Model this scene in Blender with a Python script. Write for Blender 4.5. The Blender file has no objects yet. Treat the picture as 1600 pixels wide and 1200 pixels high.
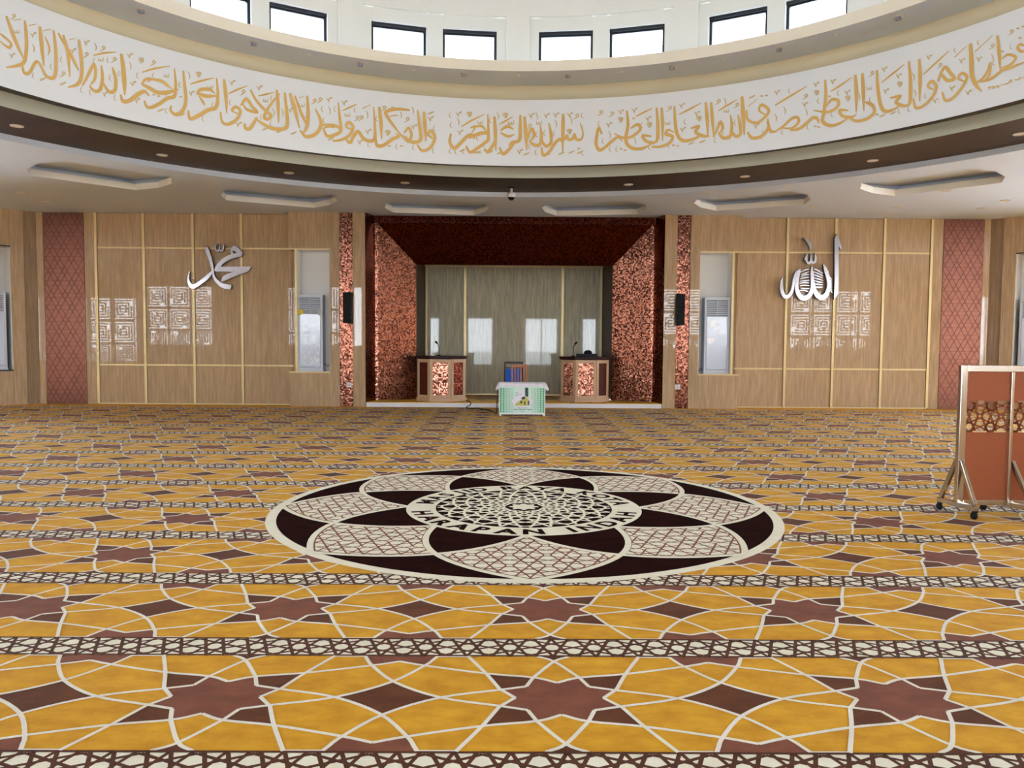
import bpy, bmesh, math, random
from mathutils import Vector, Matrix
from mathutils.geometry import tessellate_polygon
random.seed(7)
SC = bpy.context.scene
COL = SC.collection
PI = math.pi

# ------------------------------------------------------------------ camera
FPX, PITCH, ROLL, YAW, CAMZ = 1228.29, 0.0552, 0.0065, 0.006, 1.65
_F = Vector((math.sin(YAW)*math.cos(PITCH), math.cos(YAW)*math.cos(PITCH), -math.sin(PITCH)))
_R0 = Vector((math.cos(YAW), -math.sin(YAW), 0)); _U0 = _R0.cross(_F)
_R = _R0*math.cos(ROLL) + _U0*math.sin(ROLL)
_U = -_R0*math.sin(ROLL) + _U0*math.cos(ROLL)
cam = bpy.data.objects.new('camera', bpy.data.cameras.new('camera'))
COL.objects.link(cam)
M = Matrix((_R, _U, -_F)).transposed().to_4x4(); M.translation = Vector((0, 0, CAMZ))
cam.matrix_world = M
cam.data.sensor_width = 36; cam.data.lens = FPX/1600*36
cam.data.clip_end = 300
SC.camera = cam
def ray(x, y): return _F + _R*((x-800)/FPX) + _U*((600-y)/FPX)
def at_y(x, y, Y):                      # photo pixel -> point on the upright plane at depth Y
    r = ray(x, y); p = r*(Y/r.y); return Vector((p.x, p.y, p.z+CAMZ))
def at_z(x, y, z=0.0):                  # photo pixel -> point on the level plane at height z
    r = ray(x, y); p = r*((z-CAMZ)/r.z); return Vector((p.x, p.y, z))

# ------------------------------------------------------------------ world, colour management
SC.view_settings.view_transform = 'Standard'; SC.view_settings.look = 'None'
SC.view_settings.gamma = 1; SC.view_settings.use_curve_mapping = False
SC.view_settings.exposure = 1.92
SC.cycles.use_denoising = True
SC.cycles.max_bounces = 10; SC.cycles.diffuse_bounces = 6; SC.cycles.glossy_bounces = 4
SC.cycles.transparent_max_bounces = 12
SC.cycles.sample_clamp_indirect = 6; SC.cycles.caustics_reflective = False; SC.cycles.caustics_refractive = False
W = bpy.data.worlds.new('sky'); SC.world = W; W.use_nodes = True
nt = W.node_tree; nt.nodes.clear()
o_ = nt.nodes.new('ShaderNodeOutputWorld'); b_ = nt.nodes.new('ShaderNodeBackground')
tc = nt.nodes.new('ShaderNodeTexCoord'); sp = nt.nodes.new('ShaderNodeSeparateXYZ'); rp = nt.nodes.new('ShaderNodeValToRGB')
nt.links.new(tc.outputs['Generated'], sp.inputs[0]); nt.links.new(sp.outputs['Z'], rp.inputs[0])
rp.color_ramp.elements[0].position = 0.0; rp.color_ramp.elements[0].color = (0.88, 0.94, 1.0, 1)
rp.color_ramp.elements[1].position = 0.7; rp.color_ramp.elements[1].color = (0.50, 0.72, 1.0, 1)
nt.links.new(rp.outputs[0], b_.inputs['Color']); b_.inputs['Strength'].default_value = 7.0
nt.links.new(b_.outputs[0], o_.inputs[0])

sl = bpy.data.lights.new('sun', 'SUN'); sl.energy = 18; sl.angle = math.radians(.6); sl.color = (1, .98, .96)
sun = bpy.data.objects.new('sun', sl); COL.objects.link(sun)
sun.rotation_euler = Vector((0.05, .27, -1)).to_track_quat('-Z', 'Y').to_euler()   # high, from behind the camera

# ------------------------------------------------------------------ main measures
CX, CY = 0.17, 7.716                    # axis of the dome and of the medallion
H = 4.739                               # low ceiling
YW, YB = 19.69, 19.35                   # panelled wall, projecting mihrab block
REAR = -4.26
ZP = 0.126                              # mihrab platform

def portal(x0, x1, z0, z1, y, rotx, name='daylight_portal'):
    l = bpy.data.lights.new(name, 'AREA'); l.shape = 'RECTANGLE'
    l.size = x1-x0; l.size_y = z1-z0; l.energy = 1; l.cycles.is_portal = True
    o = bpy.data.objects.new(name, l); COL.objects.link(o)
    o.location = ((x0+x1)/2, y, (z0+z1)/2); o.rotation_euler = (rotx, 0, 0)
    return o
# rear windows: (x0, x1, z0, z1, kufic lattice?)
REARWIN = [(-27.0, -20.5, 0.3, 3.9, 1), (-19.95, -16.3, 1.25, 4.55, 1), (-12.2, -7.9, 1.25, 4.55, 1),
           (-5.75, -4.2, 0.1, 3.06, 0), (-2.5, -0.9, 0.1, 3.06, 0), (1.05, 3.1, 0.1, 3.06, 0), (4.6, 6.1, 0.1, 3.06, 0),
           (8.3, 12.4, 1.25, 4.55, 1), (15.65, 20.25, 1.25, 4.55, 1), (24.2, 27.8, 0.15, 4.3, 0)]
for (x0, x1, z0, z1, k) in REARWIN: portal(x0, x1, z0, z1, REAR-0.22, PI/2)
# side glazing in the long slanting walls, out of the frame on both sides: (t0, t1) along the wall
SIDEWIN = [(4.0, 7.4), (8.4, 11.8), (12.8, 16.2), (17.2, 20.6)]
for sx in (-1, 1):
    for (t0, t1) in SIDEWIN:
        t = (t0+t1)/2; o = portal(-(t1-t0)/2, (t1-t0)/2, .3, 4.3, 0, 0)
        o.location = (CX+sx*(11.835+.7071*t+.7071*.2), 19.69-.7071*t+.7071*.2, 2.3)
        o.rotation_euler = Vector((-sx*.7071, -.7071, 0)).to_track_quat('-Z', 'Y').to_euler()
RDW = 8.45                              # drum wall radius
for b in range(16):
    for a in (6.5, 16.15):
        A = math.radians(b*22.5+a)
        l = bpy.data.lights.new('daylight_portal', 'AREA'); l.shape = 'RECTANGLE'; l.size = 1.06; l.size_y = 0.95
        l.cycles.is_portal = True
        o = bpy.data.objects.new('daylight_portal', l); COL.objects.link(o)
        o.location = (CX+(RDW+.35)*math.sin(A), CY+(RDW+.35)*math.cos(A), 7.42)
        o.rotation_euler = (PI/2, 0, PI-A+PI*0)
        # -Z of the lamp must look at the axis
        d = Vector((CX, CY, 7.42))-o.location
        o.rotation_euler = d.to_track_quat('-Z', 'Y').to_euler()

# ------------------------------------------------------------------ materials
def lin(c):
    return tuple((x/255/12.92 if x/255 <= .04045 else ((x/255+.055)/1.055)**2.4) for x in c)+(1,)
MAT = {}
def mat(name, rgb=(128, 128, 128), rough=.5, metal=0., spec=.5, coat=0., sheen=0., **k):
    m = bpy.data.materials.new(name); m.use_nodes = True; MAT[name] = m
    b = m.node_tree.nodes['Principled BSDF']
    b.inputs['Base Color'].default_value = lin(rgb); b.inputs['Roughness'].default_value = rough
    b.inputs['Metallic'].default_value = metal; b.inputs['Specular IOR Level'].default_value = spec
    b.inputs['Coat Weight'].default_value = coat; b.inputs['Coat Roughness'].default_value = .05
    b.inputs['Sheen Weight'].default_value = sheen; b.inputs['Sheen Roughness'].default_value = .5
    m.diffuse_color = lin(rgb)
    return m
def N(m, t, **k):
    n = m.node_tree.nodes.new(t)
    for a, b in k.items(): setattr(n, a, b)
    return n
def L(m, a, b): m.node_tree.links.new(a, b)
def objcoord(m, scale=(1, 1, 1)):
    t = N(m, 'ShaderNodeTexCoord'); mp = N(m, 'ShaderNodeMapping'); mp.inputs['Scale'].default_value = scale
    L(m, t.outputs['Object'], mp.inputs['Vector']); return mp.outputs[0]
def noise_mix(m, c1, c2, scale=(1, 1, 1), s=5., detail=4., lo=.35, hi=.65, bump=0., rough=.5):
    v = objcoord(m, scale); n = N(m, 'ShaderNodeTexNoise'); n.inputs['Scale'].default_value = s
    n.inputs['Detail'].default_value = detail; n.inputs['Roughness'].default_value = rough
    L(m, v, n.inputs['Vector']); r = N(m, 'ShaderNodeValToRGB')
    r.color_ramp.elements[0].position = lo; r.color_ramp.elements[0].color = lin(c1)
    r.color_ramp.elements[1].position = hi; r.color_ramp.elements[1].color = lin(c2)
    L(m, n.outputs['Fac'], r.inputs[0]); b = m.node_tree.nodes['Principled BSDF']
    L(m, r.outputs[0], b.inputs['Base Color'])
    if bump:
        bp = N(m, 'ShaderNodeBump'); bp.inputs['Strength'].default_value = bump; bp.inputs['Distance'].default_value = .01
        L(m, n.outputs['Fac'], bp.inputs['Height']); L(m, bp.outputs[0], b.inputs['Normal'])
    return r
def carpet_mat(name, c1, c2, sheen=.05):
    m = mat(name, c1, .95, spec=.08, sheen=sheen)
    noise_mix(m, c1, c2, (3.2, 5, 1), 1.6, 6, .35, .68, rough=.62)
    b = m.node_tree.nodes['Principled BSDF']
    v = objcoord(m); n = N(m, 'ShaderNodeTexNoise'); n.inputs['Scale'].default_value = 160; n.inputs['Detail'].default_value = 2
    L(m, v, n.inputs['Vector']); bp = N(m, 'ShaderNodeBump'); bp.inputs['Strength'].default_value = .5; bp.inputs['Distance'].default_value = .006
    L(m, n.outputs['Fac'], bp.inputs['Height']); L(m, bp.outputs[0], b.inputs['Normal'])
    return m
carpet_mat('carpet_ochre', (210, 146, 18), (234, 174, 38))
carpet_mat('carpet_rust', (122, 68, 48), (142, 84, 60))
carpet_mat('carpet_umber', (92, 46, 14), (110, 60, 24))
carpet_mat('carpet_white', (238, 228, 210), (246, 238, 222))
carpet_mat('carpet_cream', (242, 234, 208), (250, 242, 220))
carpet_mat('carpet_lattice_brown', (82, 42, 20), (96, 52, 28))
carpet_mat('carpet_black', (34, 14, 12), (46, 20, 16))
MAT['carpet_black'].node_tree.nodes['Principled BSDF'].inputs['Sheen Weight'].default_value = 0
MAT['carpet_black'].node_tree.nodes['Principled BSDF'].inputs['Specular IOR Level'].default_value = .02
carpet_mat('carpet_terracotta', (128, 72, 54), (142, 84, 62))
mat('plaster_grey', (210, 218, 232), .8, spec=.2)
mat('plaster_white', (232, 230, 224), .8, spec=.2)
mat('band_white', (226, 228, 230), .8, spec=.2)
mat('plaster_cream', (232, 224, 206), .8, spec=.2)
mat('cove_cream', (226, 212, 180), .8, spec=.2)
mat('fascia_sage', (190, 190, 172), .7, spec=.2)
mat('soffit_brown', (66, 46, 30), .5, spec=.35)
noise_mix(MAT['soffit_brown'], (46, 30, 20), (62, 44, 31), (1, 1, 1), 2.0, 4)
def marble(name, c1, c2, rough=.02, spec=.28):
    m = mat(name, c1, rough, spec=spec)
    r = noise_mix(m, c1, c2, (9, 9, .55), 3.0, 9, .3, .72, rough=.68)
    e = r.color_ramp.elements.new(.5); e.color = lin(tuple((a*.55+b*.45) for a, b in zip(c1, c2)))
    return m
marble('marble_tan', (162, 134, 102), (200, 172, 138))
marble('marble_dark', (132, 108, 84), (164, 138, 110))
marble('marble_grey', (150, 144, 124), (204, 196, 172), .03)
mat('gold_trim', (206, 184, 132), .35, metal=.35)
mat('copper_panel', (122, 80, 66), .33, metal=.9)
mat('copper_line', (84, 36, 24), .5, metal=.3)
mat('copper_line_light', (196, 128, 104), .35, metal=.6)
def mosaic(name, dark, light, tilt=.22, size=.03):
    m = mat(name, light, .22, metal=1.)
    b = m.node_tree.nodes['Principled BSDF']
    v = objcoord(m, (1/size,)*3)
    ad = N(m, 'ShaderNodeVectorMath', operation='ADD'); ad.inputs[1].default_value = (.31, .37, .43); L(m, v, ad.inputs[0])
    fl = N(m, 'ShaderNodeVectorMath', operation='FLOOR'); L(m, ad.outputs[0], fl.inputs[0])
    wn = N(m, 'ShaderNodeTexWhiteNoise', noise_dimensions='3D'); L(m, fl.outputs[0], wn.inputs['Vector'])
    r = N(m, 'ShaderNodeValToRGB'); r.color_ramp.elements[0].color = lin(dark); r.color_ramp.elements[1].color = lin(light)
    r.color_ramp.elements[0].position = .25; r.color_ramp.elements[1].position = .75
    L(m, wn.outputs['Value'], r.inputs[0]); L(m, r.outputs[0], b.inputs['Base Color'])
    s = N(m, 'ShaderNodeVectorMath', operation='SUBTRACT'); s.inputs[1].default_value = (.5, .5, .5); L(m, wn.outputs['Color'], s.inputs[0])
    sc = N(m, 'ShaderNodeVectorMath', operation='SCALE'); sc.inputs['Scale'].default_value = tilt; L(m, s.outputs[0], sc.inputs[0])
    g = N(m, 'ShaderNodeNewGeometry'); a2 = N(m, 'ShaderNodeVectorMath', operation='ADD')
    L(m, g.outputs['Normal'], a2.inputs[0]); L(m, sc.outputs[0], a2.inputs[1])
    nn = N(m, 'ShaderNodeVectorMath', operation='NORMALIZE'); L(m, a2.outputs[0], nn.inputs[0]); L(m, nn.outputs[0], b.inputs['Normal'])
    return m
mosaic('mosaic_copper', (84, 46, 36), (182, 124, 102), .15)
mosaic('mosaic_strip', (80, 46, 36), (164, 108, 88), .10)
mosaic('mosaic_shaded', (56, 22, 16), (92, 44, 32), .12)  # darkened copy of the mosaic: its dim reflection is put into the colour
mat('silver_letter', (178, 178, 186), .16, metal=.9)
mat('silver_edge', (96, 88, 84), .35, metal=.7)
mat('gold_paint', (214, 172, 96), .45, spec=.4)
mat('gold_paint_fine', (202, 178, 128), .5, spec=.4)
mat('black_frame', (22, 24, 30), .4)
mat('black_plastic', (12, 11, 11), .5, spec=.25)
mat('white_plastic', (226, 226, 228), .35)
mat('niche_white', (226, 224, 220), .6)
mat('ac_body', (196, 200, 208), .3)
mat('ac_front', (202, 210, 226), .12, coat=.5)
mat('ac_side', (136, 142, 156), .35)
mat('pattern_white', (250, 250, 252), .2)
mat('tag_yellow', (222, 192, 40), .5)
mat('tag_grey', (176, 178, 180), .4)
mat('steel', (196, 188, 176), .18, metal=1.)
mat('partition_copper', (144, 74, 37), .42, metal=.25)
mat('rubber_black', (9, 9, 9), .6, spec=.2)
mat('podium_wood', (196, 158, 122), .45)
mat('podium_top', (48, 20, 16), .5, spec=.2)
mat('wood_dark', (62, 48, 36), .5, spec=.2)
mat('podium_dark', (86, 40, 28), .3, metal=.6)  # lectern side mosaic, its reflected tone put into one flat colour
mat('cloth_white', (226, 218, 226), .9, sheen=.3)
mat('banner_mint', (206, 232, 218), .5)
mat('banner_green', (70, 168, 110), .5)
mat('banner_dark', (18, 60, 40), .5)
mat('banner_olive', (196, 190, 92), .5)
mat('banner_pale', (228, 224, 232), .5)
mat('banner_ink', (52, 74, 84), .5)
mat('wood_chair', (164, 92, 44), .4)
mat('fabric_blue', (24, 90, 196), .8)
mat('metal_black', (20, 18, 18), .35, metal=.5)
mat('step_white', (214, 212, 214), .4)
mat('lamp_lens', (226, 220, 210), .5)
mat('lamp_rim', (206, 196, 186), .4)
mat('pavement', (150, 146, 138), .8)
mat('roof_blue', (60, 110, 190), .6)
mat('leaf_green', (110, 150, 60), .7)
g_ = mat('window_glass', (255, 255, 255), .0)
gt = g_.node_tree; gt.nodes.clear()
go = gt.nodes.new('ShaderNodeOutputMaterial'); gm = gt.nodes.new('ShaderNodeMixShader'); gtr = gt.nodes.new('ShaderNodeBsdfTransparent')
gg = gt.nodes.new('ShaderNodeBsdfGlossy'); gg.inputs['Roughness'].default_value = .0; gf = gt.nodes.new('ShaderNodeFresnel'); gf.inputs[0].default_value = 1.45
gtr.inputs[0].default_value = (.96, .98, 1, 1)
gt.links.new(gf.outputs[0], gm.inputs[0]); gt.links.new(gtr.outputs[0], gm.inputs[1]); gt.links.new(gg.outputs[0], gm.inputs[2]); gt.links.new(gm.outputs[0], go.inputs[0])

g2 = g_.copy(); g2.name = 'dimmed_glass'; MAT['dimmed_glass'] = g2
for n in g2.node_tree.nodes:
    if n.type == 'BSDF_TRANSPARENT': n.inputs[0].default_value = (.36, .38, .40, 1)  # tint added only to cut the daylight through the dome windows
# ------------------------------------------------------------------ mesh helpers
class MB:
    def __init__(s): s.v = []; s.f = []; s.m = []
    def add(s, vs, fs, mi=0):
        n = len(s.v); s.v += [tuple(v) for v in vs]
        for f in fs: s.f.append(tuple(i+n for i in f)); s.m.append(mi)
        return s
    def box(s, x0, x1, y0, y1, z0, z1, mi=0):
        return s.add([(x0,y0,z0),(x1,y0,z0),(x1,y1,z0),(x0,y1,z0),(x0,y0,z1),(x1,y0,z1),(x1,y1,z1),(x0,y1,z1)],
                     [(0,3,2,1),(4,5,6,7),(0,1,5,4),(1,2,6,5),(2,3,7,6),(3,0,4,7)], mi)
    def bar(s, a, b, w, d, up=(0,0,1), mi=0):       # box-section bar from a to b
        a = Vector(a); b = Vector(b); t = (b-a).normalized(); u = Vector(up)
        x = t.cross(u)
        if x.length < 1e-4: x = t.cross(Vector((0,1,0)))
        x.normalize(); y = x.cross(t).normalized(); x *= w/2; y *= d/2
        vs = [a-x-y, a+x-y, a+x+y, a-x+y, b-x-y, b+x-y, b+x+y, b-x+y]
        return s.add(vs, [(0,3,2,1),(4,5,6,7),(0,1,5,4),(1,2,6,5),(2,3,7,6),(3,0,4,7)], mi)
    def prism(s, poly, z0, z1, mi=0):
        n = len(poly); tri = tessellate_polygon([[Vector((p[0], p[1], 0)) for p in poly]])
        vs = [(p[0], p[1], z0) for p in poly]+[(p[0], p[1], z1) for p in poly]
        fs = [tuple(reversed(t)) for t in tri]+[tuple(i+n for i in t) for t in tri]+[(i, (i+1) % n, (i+1) % n+n, i+n) for i in range(n)]
        return s.add(vs, fs, mi)
    def tube(s, pts, r, n=8, mi=0, cap=True):
        pts = [Vector(p) for p in pts]; rs = r if isinstance(r, (list, tuple)) else [r]*len(pts)
        k = len(s.v); prev = None
        for i, p in enumerate(pts):
            t = (pts[min(i+1, len(pts)-1)]-pts[max(i-1, 0)]).normalized()
            u = prev if prev is not None else (Vector((0,0,1)) if abs(t.z) < .9 else Vector((1,0,0)))
            x = (u-t*u.dot(t)).normalized(); prev = x; y = t.cross(x)
            for j in range(n):
                a = 2*PI*j/n; s.v.append(tuple(p+(x*math.cos(a)+y*math.sin(a))*rs[i]))
        for i in range(len(pts)-1):
            for j in range(n):
                a = k+i*n+j; b = k+i*n+(j+1) % n; s.f.append((a, b, b+n, a+n)); s.m.append(mi)
        if cap:
            s.f.append(tuple(k+j for j in reversed(range(n)))); s.m.append(mi)
            e = k+(len(pts)-1)*n; s.f.append(tuple(e+j for j in range(n))); s.m.append(mi)
        return s
    def lathe(s, prof, c=(0,0), n=32, mi=0, a0=0, a1=2*PI, flip=False):
        k = len(s.v); closed = abs(a1-a0-2*PI) < 1e-6; cols = n if closed else n+1
        for i in range(cols):
            a = a0+(a1-a0)*i/n
            for (r, z) in prof: s.v.append((c[0]+r*math.sin(a), c[1]+r*math.cos(a), z))
        q = len(prof)
        for i in range(n):
            for j in range(q-1):
                a = k+i*q+j; b = k+((i+1) % cols)*q+j
                s.f.append((a, a+1, b+1, b) if flip else (a, b, b+1, a+1)); s.m.append(mi)
        return s
    def build(s, name, mats, parent=None, smooth=False, bevel=0, loc=None):
        me = bpy.data.meshes.new(name); me.from_pydata(s.v, [], s.f)
        for m in (mats if isinstance(mats, (list, tuple)) else [mats]): me.materials.append(MAT[m])
        for p, mi in zip(me.polygons, s.m): p.material_index = mi; p.use_smooth = smooth
        me.update(); o = bpy.data.objects.new(name, me); COL.objects.link(o)
        if parent is not None:
            o.parent = parent
            o.matrix_parent_inverse = Matrix.Translation(-Vector(parent.location)) if loc is None else Matrix()
        if bevel:
            b = o.modifiers.new('bevel', 'BEVEL'); b.width = bevel; b.segments = 2; b.limit_method = 'ANGLE'
        return o
# (vertices are given in world space; a thing's Empty stands at its base and its parts keep their place)
def thing(name, label, cat, loc=(0,0,0), group=None):
    o = bpy.data.objects.new(name, None); COL.objects.link(o); o.location = loc; o.empty_display_size = .1
    return tag(o, label, cat, group)
def tag(o, label, cat, group=None):
    o['label'] = label; o['category'] = cat
    if group: o['group'] = group
    return o
def struct(o, label=None, cat=None):
    o['kind'] = 'structure'
    if label: o['label'] = label
    o['category'] = cat or o.name.split('_')[0]
    return o
def catmull(pts, n=6, closed=False):
    P = [Vector(p) for p in pts]; out = []; m = len(P)
    rng = range(m) if closed else range(m-1)
    for i in rng:
        p0 = P[(i-1) % m] if (closed or i > 0) else P[0]*2-P[1]
        p1 = P[i]; p2 = P[(i+1) % m]; p3 = P[(i+2) % m] if (closed or i+2 < m) else P[-1]*2-P[-2]
        for k in range(n):
            t = k/n
            out.append(.5*((2*p1)+(p2-p0)*t+(2*p0-5*p1+4*p2-p3)*t*t+(3*p1-p0-3*p2+p3)*t*t*t))
    if not closed: out.append(P[-1].copy())
    return out
def ribbon2(pts, w):                     # flat strip: list of left points, list of right points
    P = [Vector((p[0], p[1])) for p in pts]; ws = w if isinstance(w, (list, tuple)) else [w]*len(P)
    Lp, Rp = [], []
    for i, p in enumerate(P):
        a = P[max(i-1, 0)]; b = P[min(i+1, len(P)-1)]
        t1 = (p-a) if i > 0 else (b-p); t2 = (b-p) if i < len(P)-1 else (p-a)
        if t1.length < 1e-9: t1 = t2
        if t2.length < 1e-9: t2 = t1
        t1 = t1.normalized(); t2 = t2.normalized(); t = t1+t2
        t = t.normalized() if t.length > 1e-6 else t1
        k = 1/max(.5, t.dot(t1)); n = Vector((-t.y, t.x))*(ws[i]/2*k)
        Lp.append(p+n); Rp.append(p-n)
    return Lp, Rp
def add_ribbon(mb, pts, w, z, mi):       # strip lying on a level surface
    Lp, Rp = ribbon2(pts, w); n = len(Lp)
    mb.add([(p.x, p.y, z) for p in Rp]+[(p.x, p.y, z) for p in Lp], [(i, i+1, i+1+n, i+n) for i in range(n-1)], mi)
def add_poly(mb, pts, z, mi):
    tri = tessellate_polygon([[Vector((p[0], p[1], 0)) for p in pts]]); vs = [(p[0], p[1], z) for p in pts]
    fs = []
    for t in tri:
        a, b, c = [Vector(vs[i]) for i in t]
        fs.append(t if (b-a).cross(c-a).z > 0 else tuple(reversed(t)))
    mb.add(vs, fs, mi)
exec_parts = []
exec_parts.clear()
def dup(root, loc=None, rotz=None, label=None, group=None):
    r = root.copy(); COL.objects.link(r)
    if loc is not None: r.location = loc
    if rotz is not None: r.rotation_euler = (0, 0, rotz)
    if label: r['label'] = label
    if group: r['group'] = group
    for ch in list(root.children):
        c = ch.copy(); COL.objects.link(c); c.parent = r
        for g in list(ch.children):
            d = g.copy(); COL.objects.link(d); d.parent = c
    return r

# ================================================================== SETTING
# ---- floor slab and ceiling
ROOM = [(-30, REAR), (30, REAR), (30, 1.7), (11.99, 19.71), (3.9, 19.71), (3.9, 19.86), (-3.56, 19.86), (-3.56, 19.71), (-11.65, 19.71), (-30, 1.7)]
mb = MB(); mb.prism([(-30.3, REAR-.3), (30.3, REAR-.3), (30.3, 2.0), (12.3, 20.0), (3.9, 20.0), (3.9, 20.3), (-3.56, 20.3), (-3.56, 20.0), (-11.96, 20.0), (-30.3, 2.0)], -.2, -.0067); struct(mb.build('floor', 'pavement'))

TRAY_A = [-64.7, -46.3, -28.0, -9.6, 9.6, 28.0, 46.3, 64.7]
def tray_outline(a, inset=0.):
    P = []
    for da in (-5.2, -2.6, 0, 2.6, 5.2): P.append((10.12+inset, da))
    P += [(10.75, 6.35-inset*5), (11.4, 6.0-inset*5)]
    ro = 11.98-inset
    P += [(ro, 4.7), (ro*math.cos(math.radians(4.7)), 0.0), (ro, -4.7)]
    P += [(11.4, -6.0+inset*5), (10.75, -6.35+inset*5)]
    return [(CX+r*math.sin(math.radians(a+d)), CY+r*math.cos(math.radians(a+d))) for r, d in P]
RO, RF, RBN, ZBB, ZBT, RC, ZL, RL, ZLT = 9.432, 7.935, 7.552, 4.99, 6.234, 7.882, 6.6, 7.043, 6.793
NS = 192
CEIL = [(-30, REAR), (30, REAR), (30, 1.8), (12.05, 19.95), (-11.71, 19.95), (-30, 1.8)]
ring = [(CX+RO*math.sin(2*PI*i/NS), CY+RO*math.cos(2*PI*i/NS)) for i in range(NS)]
loops = [CEIL, list(reversed(ring))]+[list(reversed(tray_outline(a))) for a in TRAY_A]
tri = tessellate_polygon([[Vector((p[0], p[1], 0)) for p in l] for l in loops])
flat = [p for l in loops for p in l]
mb = MB(); fs = []
for t in tri:
    a, b, c = [Vector((*flat[i], 0)) for i in t]
    fs.append(t if (b-a).cross(c-a).z < 0 else tuple(reversed(t)))
mb.add([(p[0], p[1], H) for p in flat], fs)
ceiling = struct(mb.build('ceiling', 'plaster_grey'))
for a in TRAY_A:                         # sunken octagonal trays with a white lip
    o = tray_outline(a); i2 = tray_outline(a, -.30); n = len(o)
    m = MB()
    m.add([(p[0], p[1], H) for p in o]+[(p[0], p[1], H+.13) for p in o], [(i, (i+1) % n, (i+1) % n+n, i+n) for i in range(n)], 0)
    m.add([(p[0], p[1], H+.13) for p in o]+[(p[0], p[1], H+.13) for p in i2], [(i, (i+1) % n, (i+1) % n+n, i+n) for i in range(n)], 0)
    m.add([(p[0], p[1], H+.13) for p in i2]+[(p[0], p[1], H+.24) for p in i2], [(i, (i+1) % n, (i+1) % n+n, i+n) for i in range(n)], 1)
    tr = tessellate_polygon([[Vector((p[0], p[1], 0)) for p in i2]])
    m.add([(p[0], p[1], H+.24) for p in i2], tr, 1)
    m.build('ceiling_tray', ['plaster_white', 'plaster_grey'], ceiling)

# ---- stepped ring under the dome
m = MB().lathe([(RO, H), (RO, H+.1)], (CX, CY), NS, 0); struct(m.build('trim_1', 'plaster_grey', smooth=True))
m = MB().lathe([(RO, H+.1), (RF, H+.1)], (CX, CY), NS, 0); struct(m.build('ceiling_soffit', 'soffit_brown'))
m = MB().lathe([(RF, H+.1), (RF, ZBB+.25)], (CX, CY), NS, 0); struct(m.build('trim_2', 'fascia_sage', smooth=True))
m = MB().lathe([(RF, ZBB+.06), (RBN+.02, ZBB), (RBN, ZBB)], (CX, CY), NS, 1)
m.lathe([(RBN, ZBB), (RBN, ZBT)], (CX, CY), NS, 0)
struct(m.build('wall_ring', ['band_white', 'soffit_brown'], smooth=True), 'round white wall band under the dome carrying gold writing')
prof = [(RBN, ZBT)]+[(RBN+.05+(RC-RBN-.05)*math.sin(t*PI/2/6), ZBT+(ZL-ZBT)*(1-math.cos(t*PI/2/6))*.55+(ZL-ZBT)*.45*t/6) for t in range(7)]
prof[-1] = (RC, ZL)
m = MB().lathe(prof, (CX, CY), NS, 0); struct(m.build('trim_3', 'cove_cream', smooth=True))
m = MB().lathe([(RC, ZL), (RL, ZL)], (CX, CY), NS, 0); m.lathe([(RL, ZL), (RL, ZLT)], (CX, CY), NS, 1)
m.lathe([(RL, ZLT), (RDW+.1, ZLT)], (CX, CY), NS, 1)
struct(m.build('trim_4', ['plaster_grey', 'plaster_cream']), 'overhanging cream ledge below the dome windows')

# ---- drum wall, dome, clerestory windows
def P3(r, a, z): return (CX+r*math.sin(math.radians(a)), CY+r*math.cos(math.radians(a)), z)
ZS, ZW, ZR, ZD = 6.95, 7.89, 8.15, 9.0
RR = RDW+.09
m = MB()
def quad(m, r0, a0, r1, a1, z0, z1, n=1):
    for i in range(n):
        b0 = a0+(a1-a0)*i/n; b1 = a0+(a1-a0)*(i+1)/n; q0 = r0+(r1-r0)*i/n; q1 = r0+(r1-r0)*(i+1)/n
        m.add([P3(q0, b0, z0), P3(q1, b1, z0), P3(q1, b1, z1), P3(q0, b0, z1)], [(0, 1, 2, 3)])
for b in range(16):
    B = b*22.5
    quad(m, RDW, B-1.6, RDW, B+1.6, ZLT, ZD, 2)
    quad(m, RDW, B+1.6, RR, B+1.6, ZLT, ZR); quad(m, RR, B+20.9, RDW, B+20.9, ZLT, ZR)
    quad(m, RDW, B+1.6, RDW, B+20.9, ZR, ZD, 8)
    for i in range(8):
        a0 = B+1.6+19.3*i/8; a1 = B+1.6+19.3*(i+1)/8
        m.add([P3(RDW, a0, ZR), P3(RDW, a1, ZR), P3(RR, a1, ZR), P3(RR, a0, ZR)], [(0, 1, 2, 3)])
    for (a0, a1, w) in ((1.6, 2.85, 0), (2.85, 10.15, 1), (10.15, 12.35, 0), (12.35, 19.65, 1), (19.65, 20.9, 0)):
        if not w: quad(m, RR, B+a0, RR, B+a1, ZLT, ZR, 1)
        else:
            quad(m, RR, B+a0, RR, B+a1, ZLT, ZS); quad(m, RR, B+a0, RR, B+a1, ZW, ZR)
            q = [P3(RR, B+a0, ZS), P3(RR, B+a1, ZS), P3(RR, B+a1, ZW), P3(RR, B+a0, ZW)]
            e = [P3(RR+.25, B+a0, ZS), P3(RR+.25, B+a1, ZS), P3(RR+.25, B+a1, ZW), P3(RR+.25, B+a0, ZW)]
            m.add(q+e, [(i, (i+1) % 4, (i+1) % 4+4, i+4) for i in range(4)])
struct(m.build('wall_drum', 'plaster_white'), 'white drum wall with pilasters between the dome windows')
m = MB().lathe([(RDW*math.cos(t*PI/2/14), ZD+5.2*math.sin(t*PI/2/14)) for t in range(15)], (CX, CY), 96)
struct(m.build('ceiling_dome', 'plaster_white', smooth=True))
wn = 0
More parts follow.
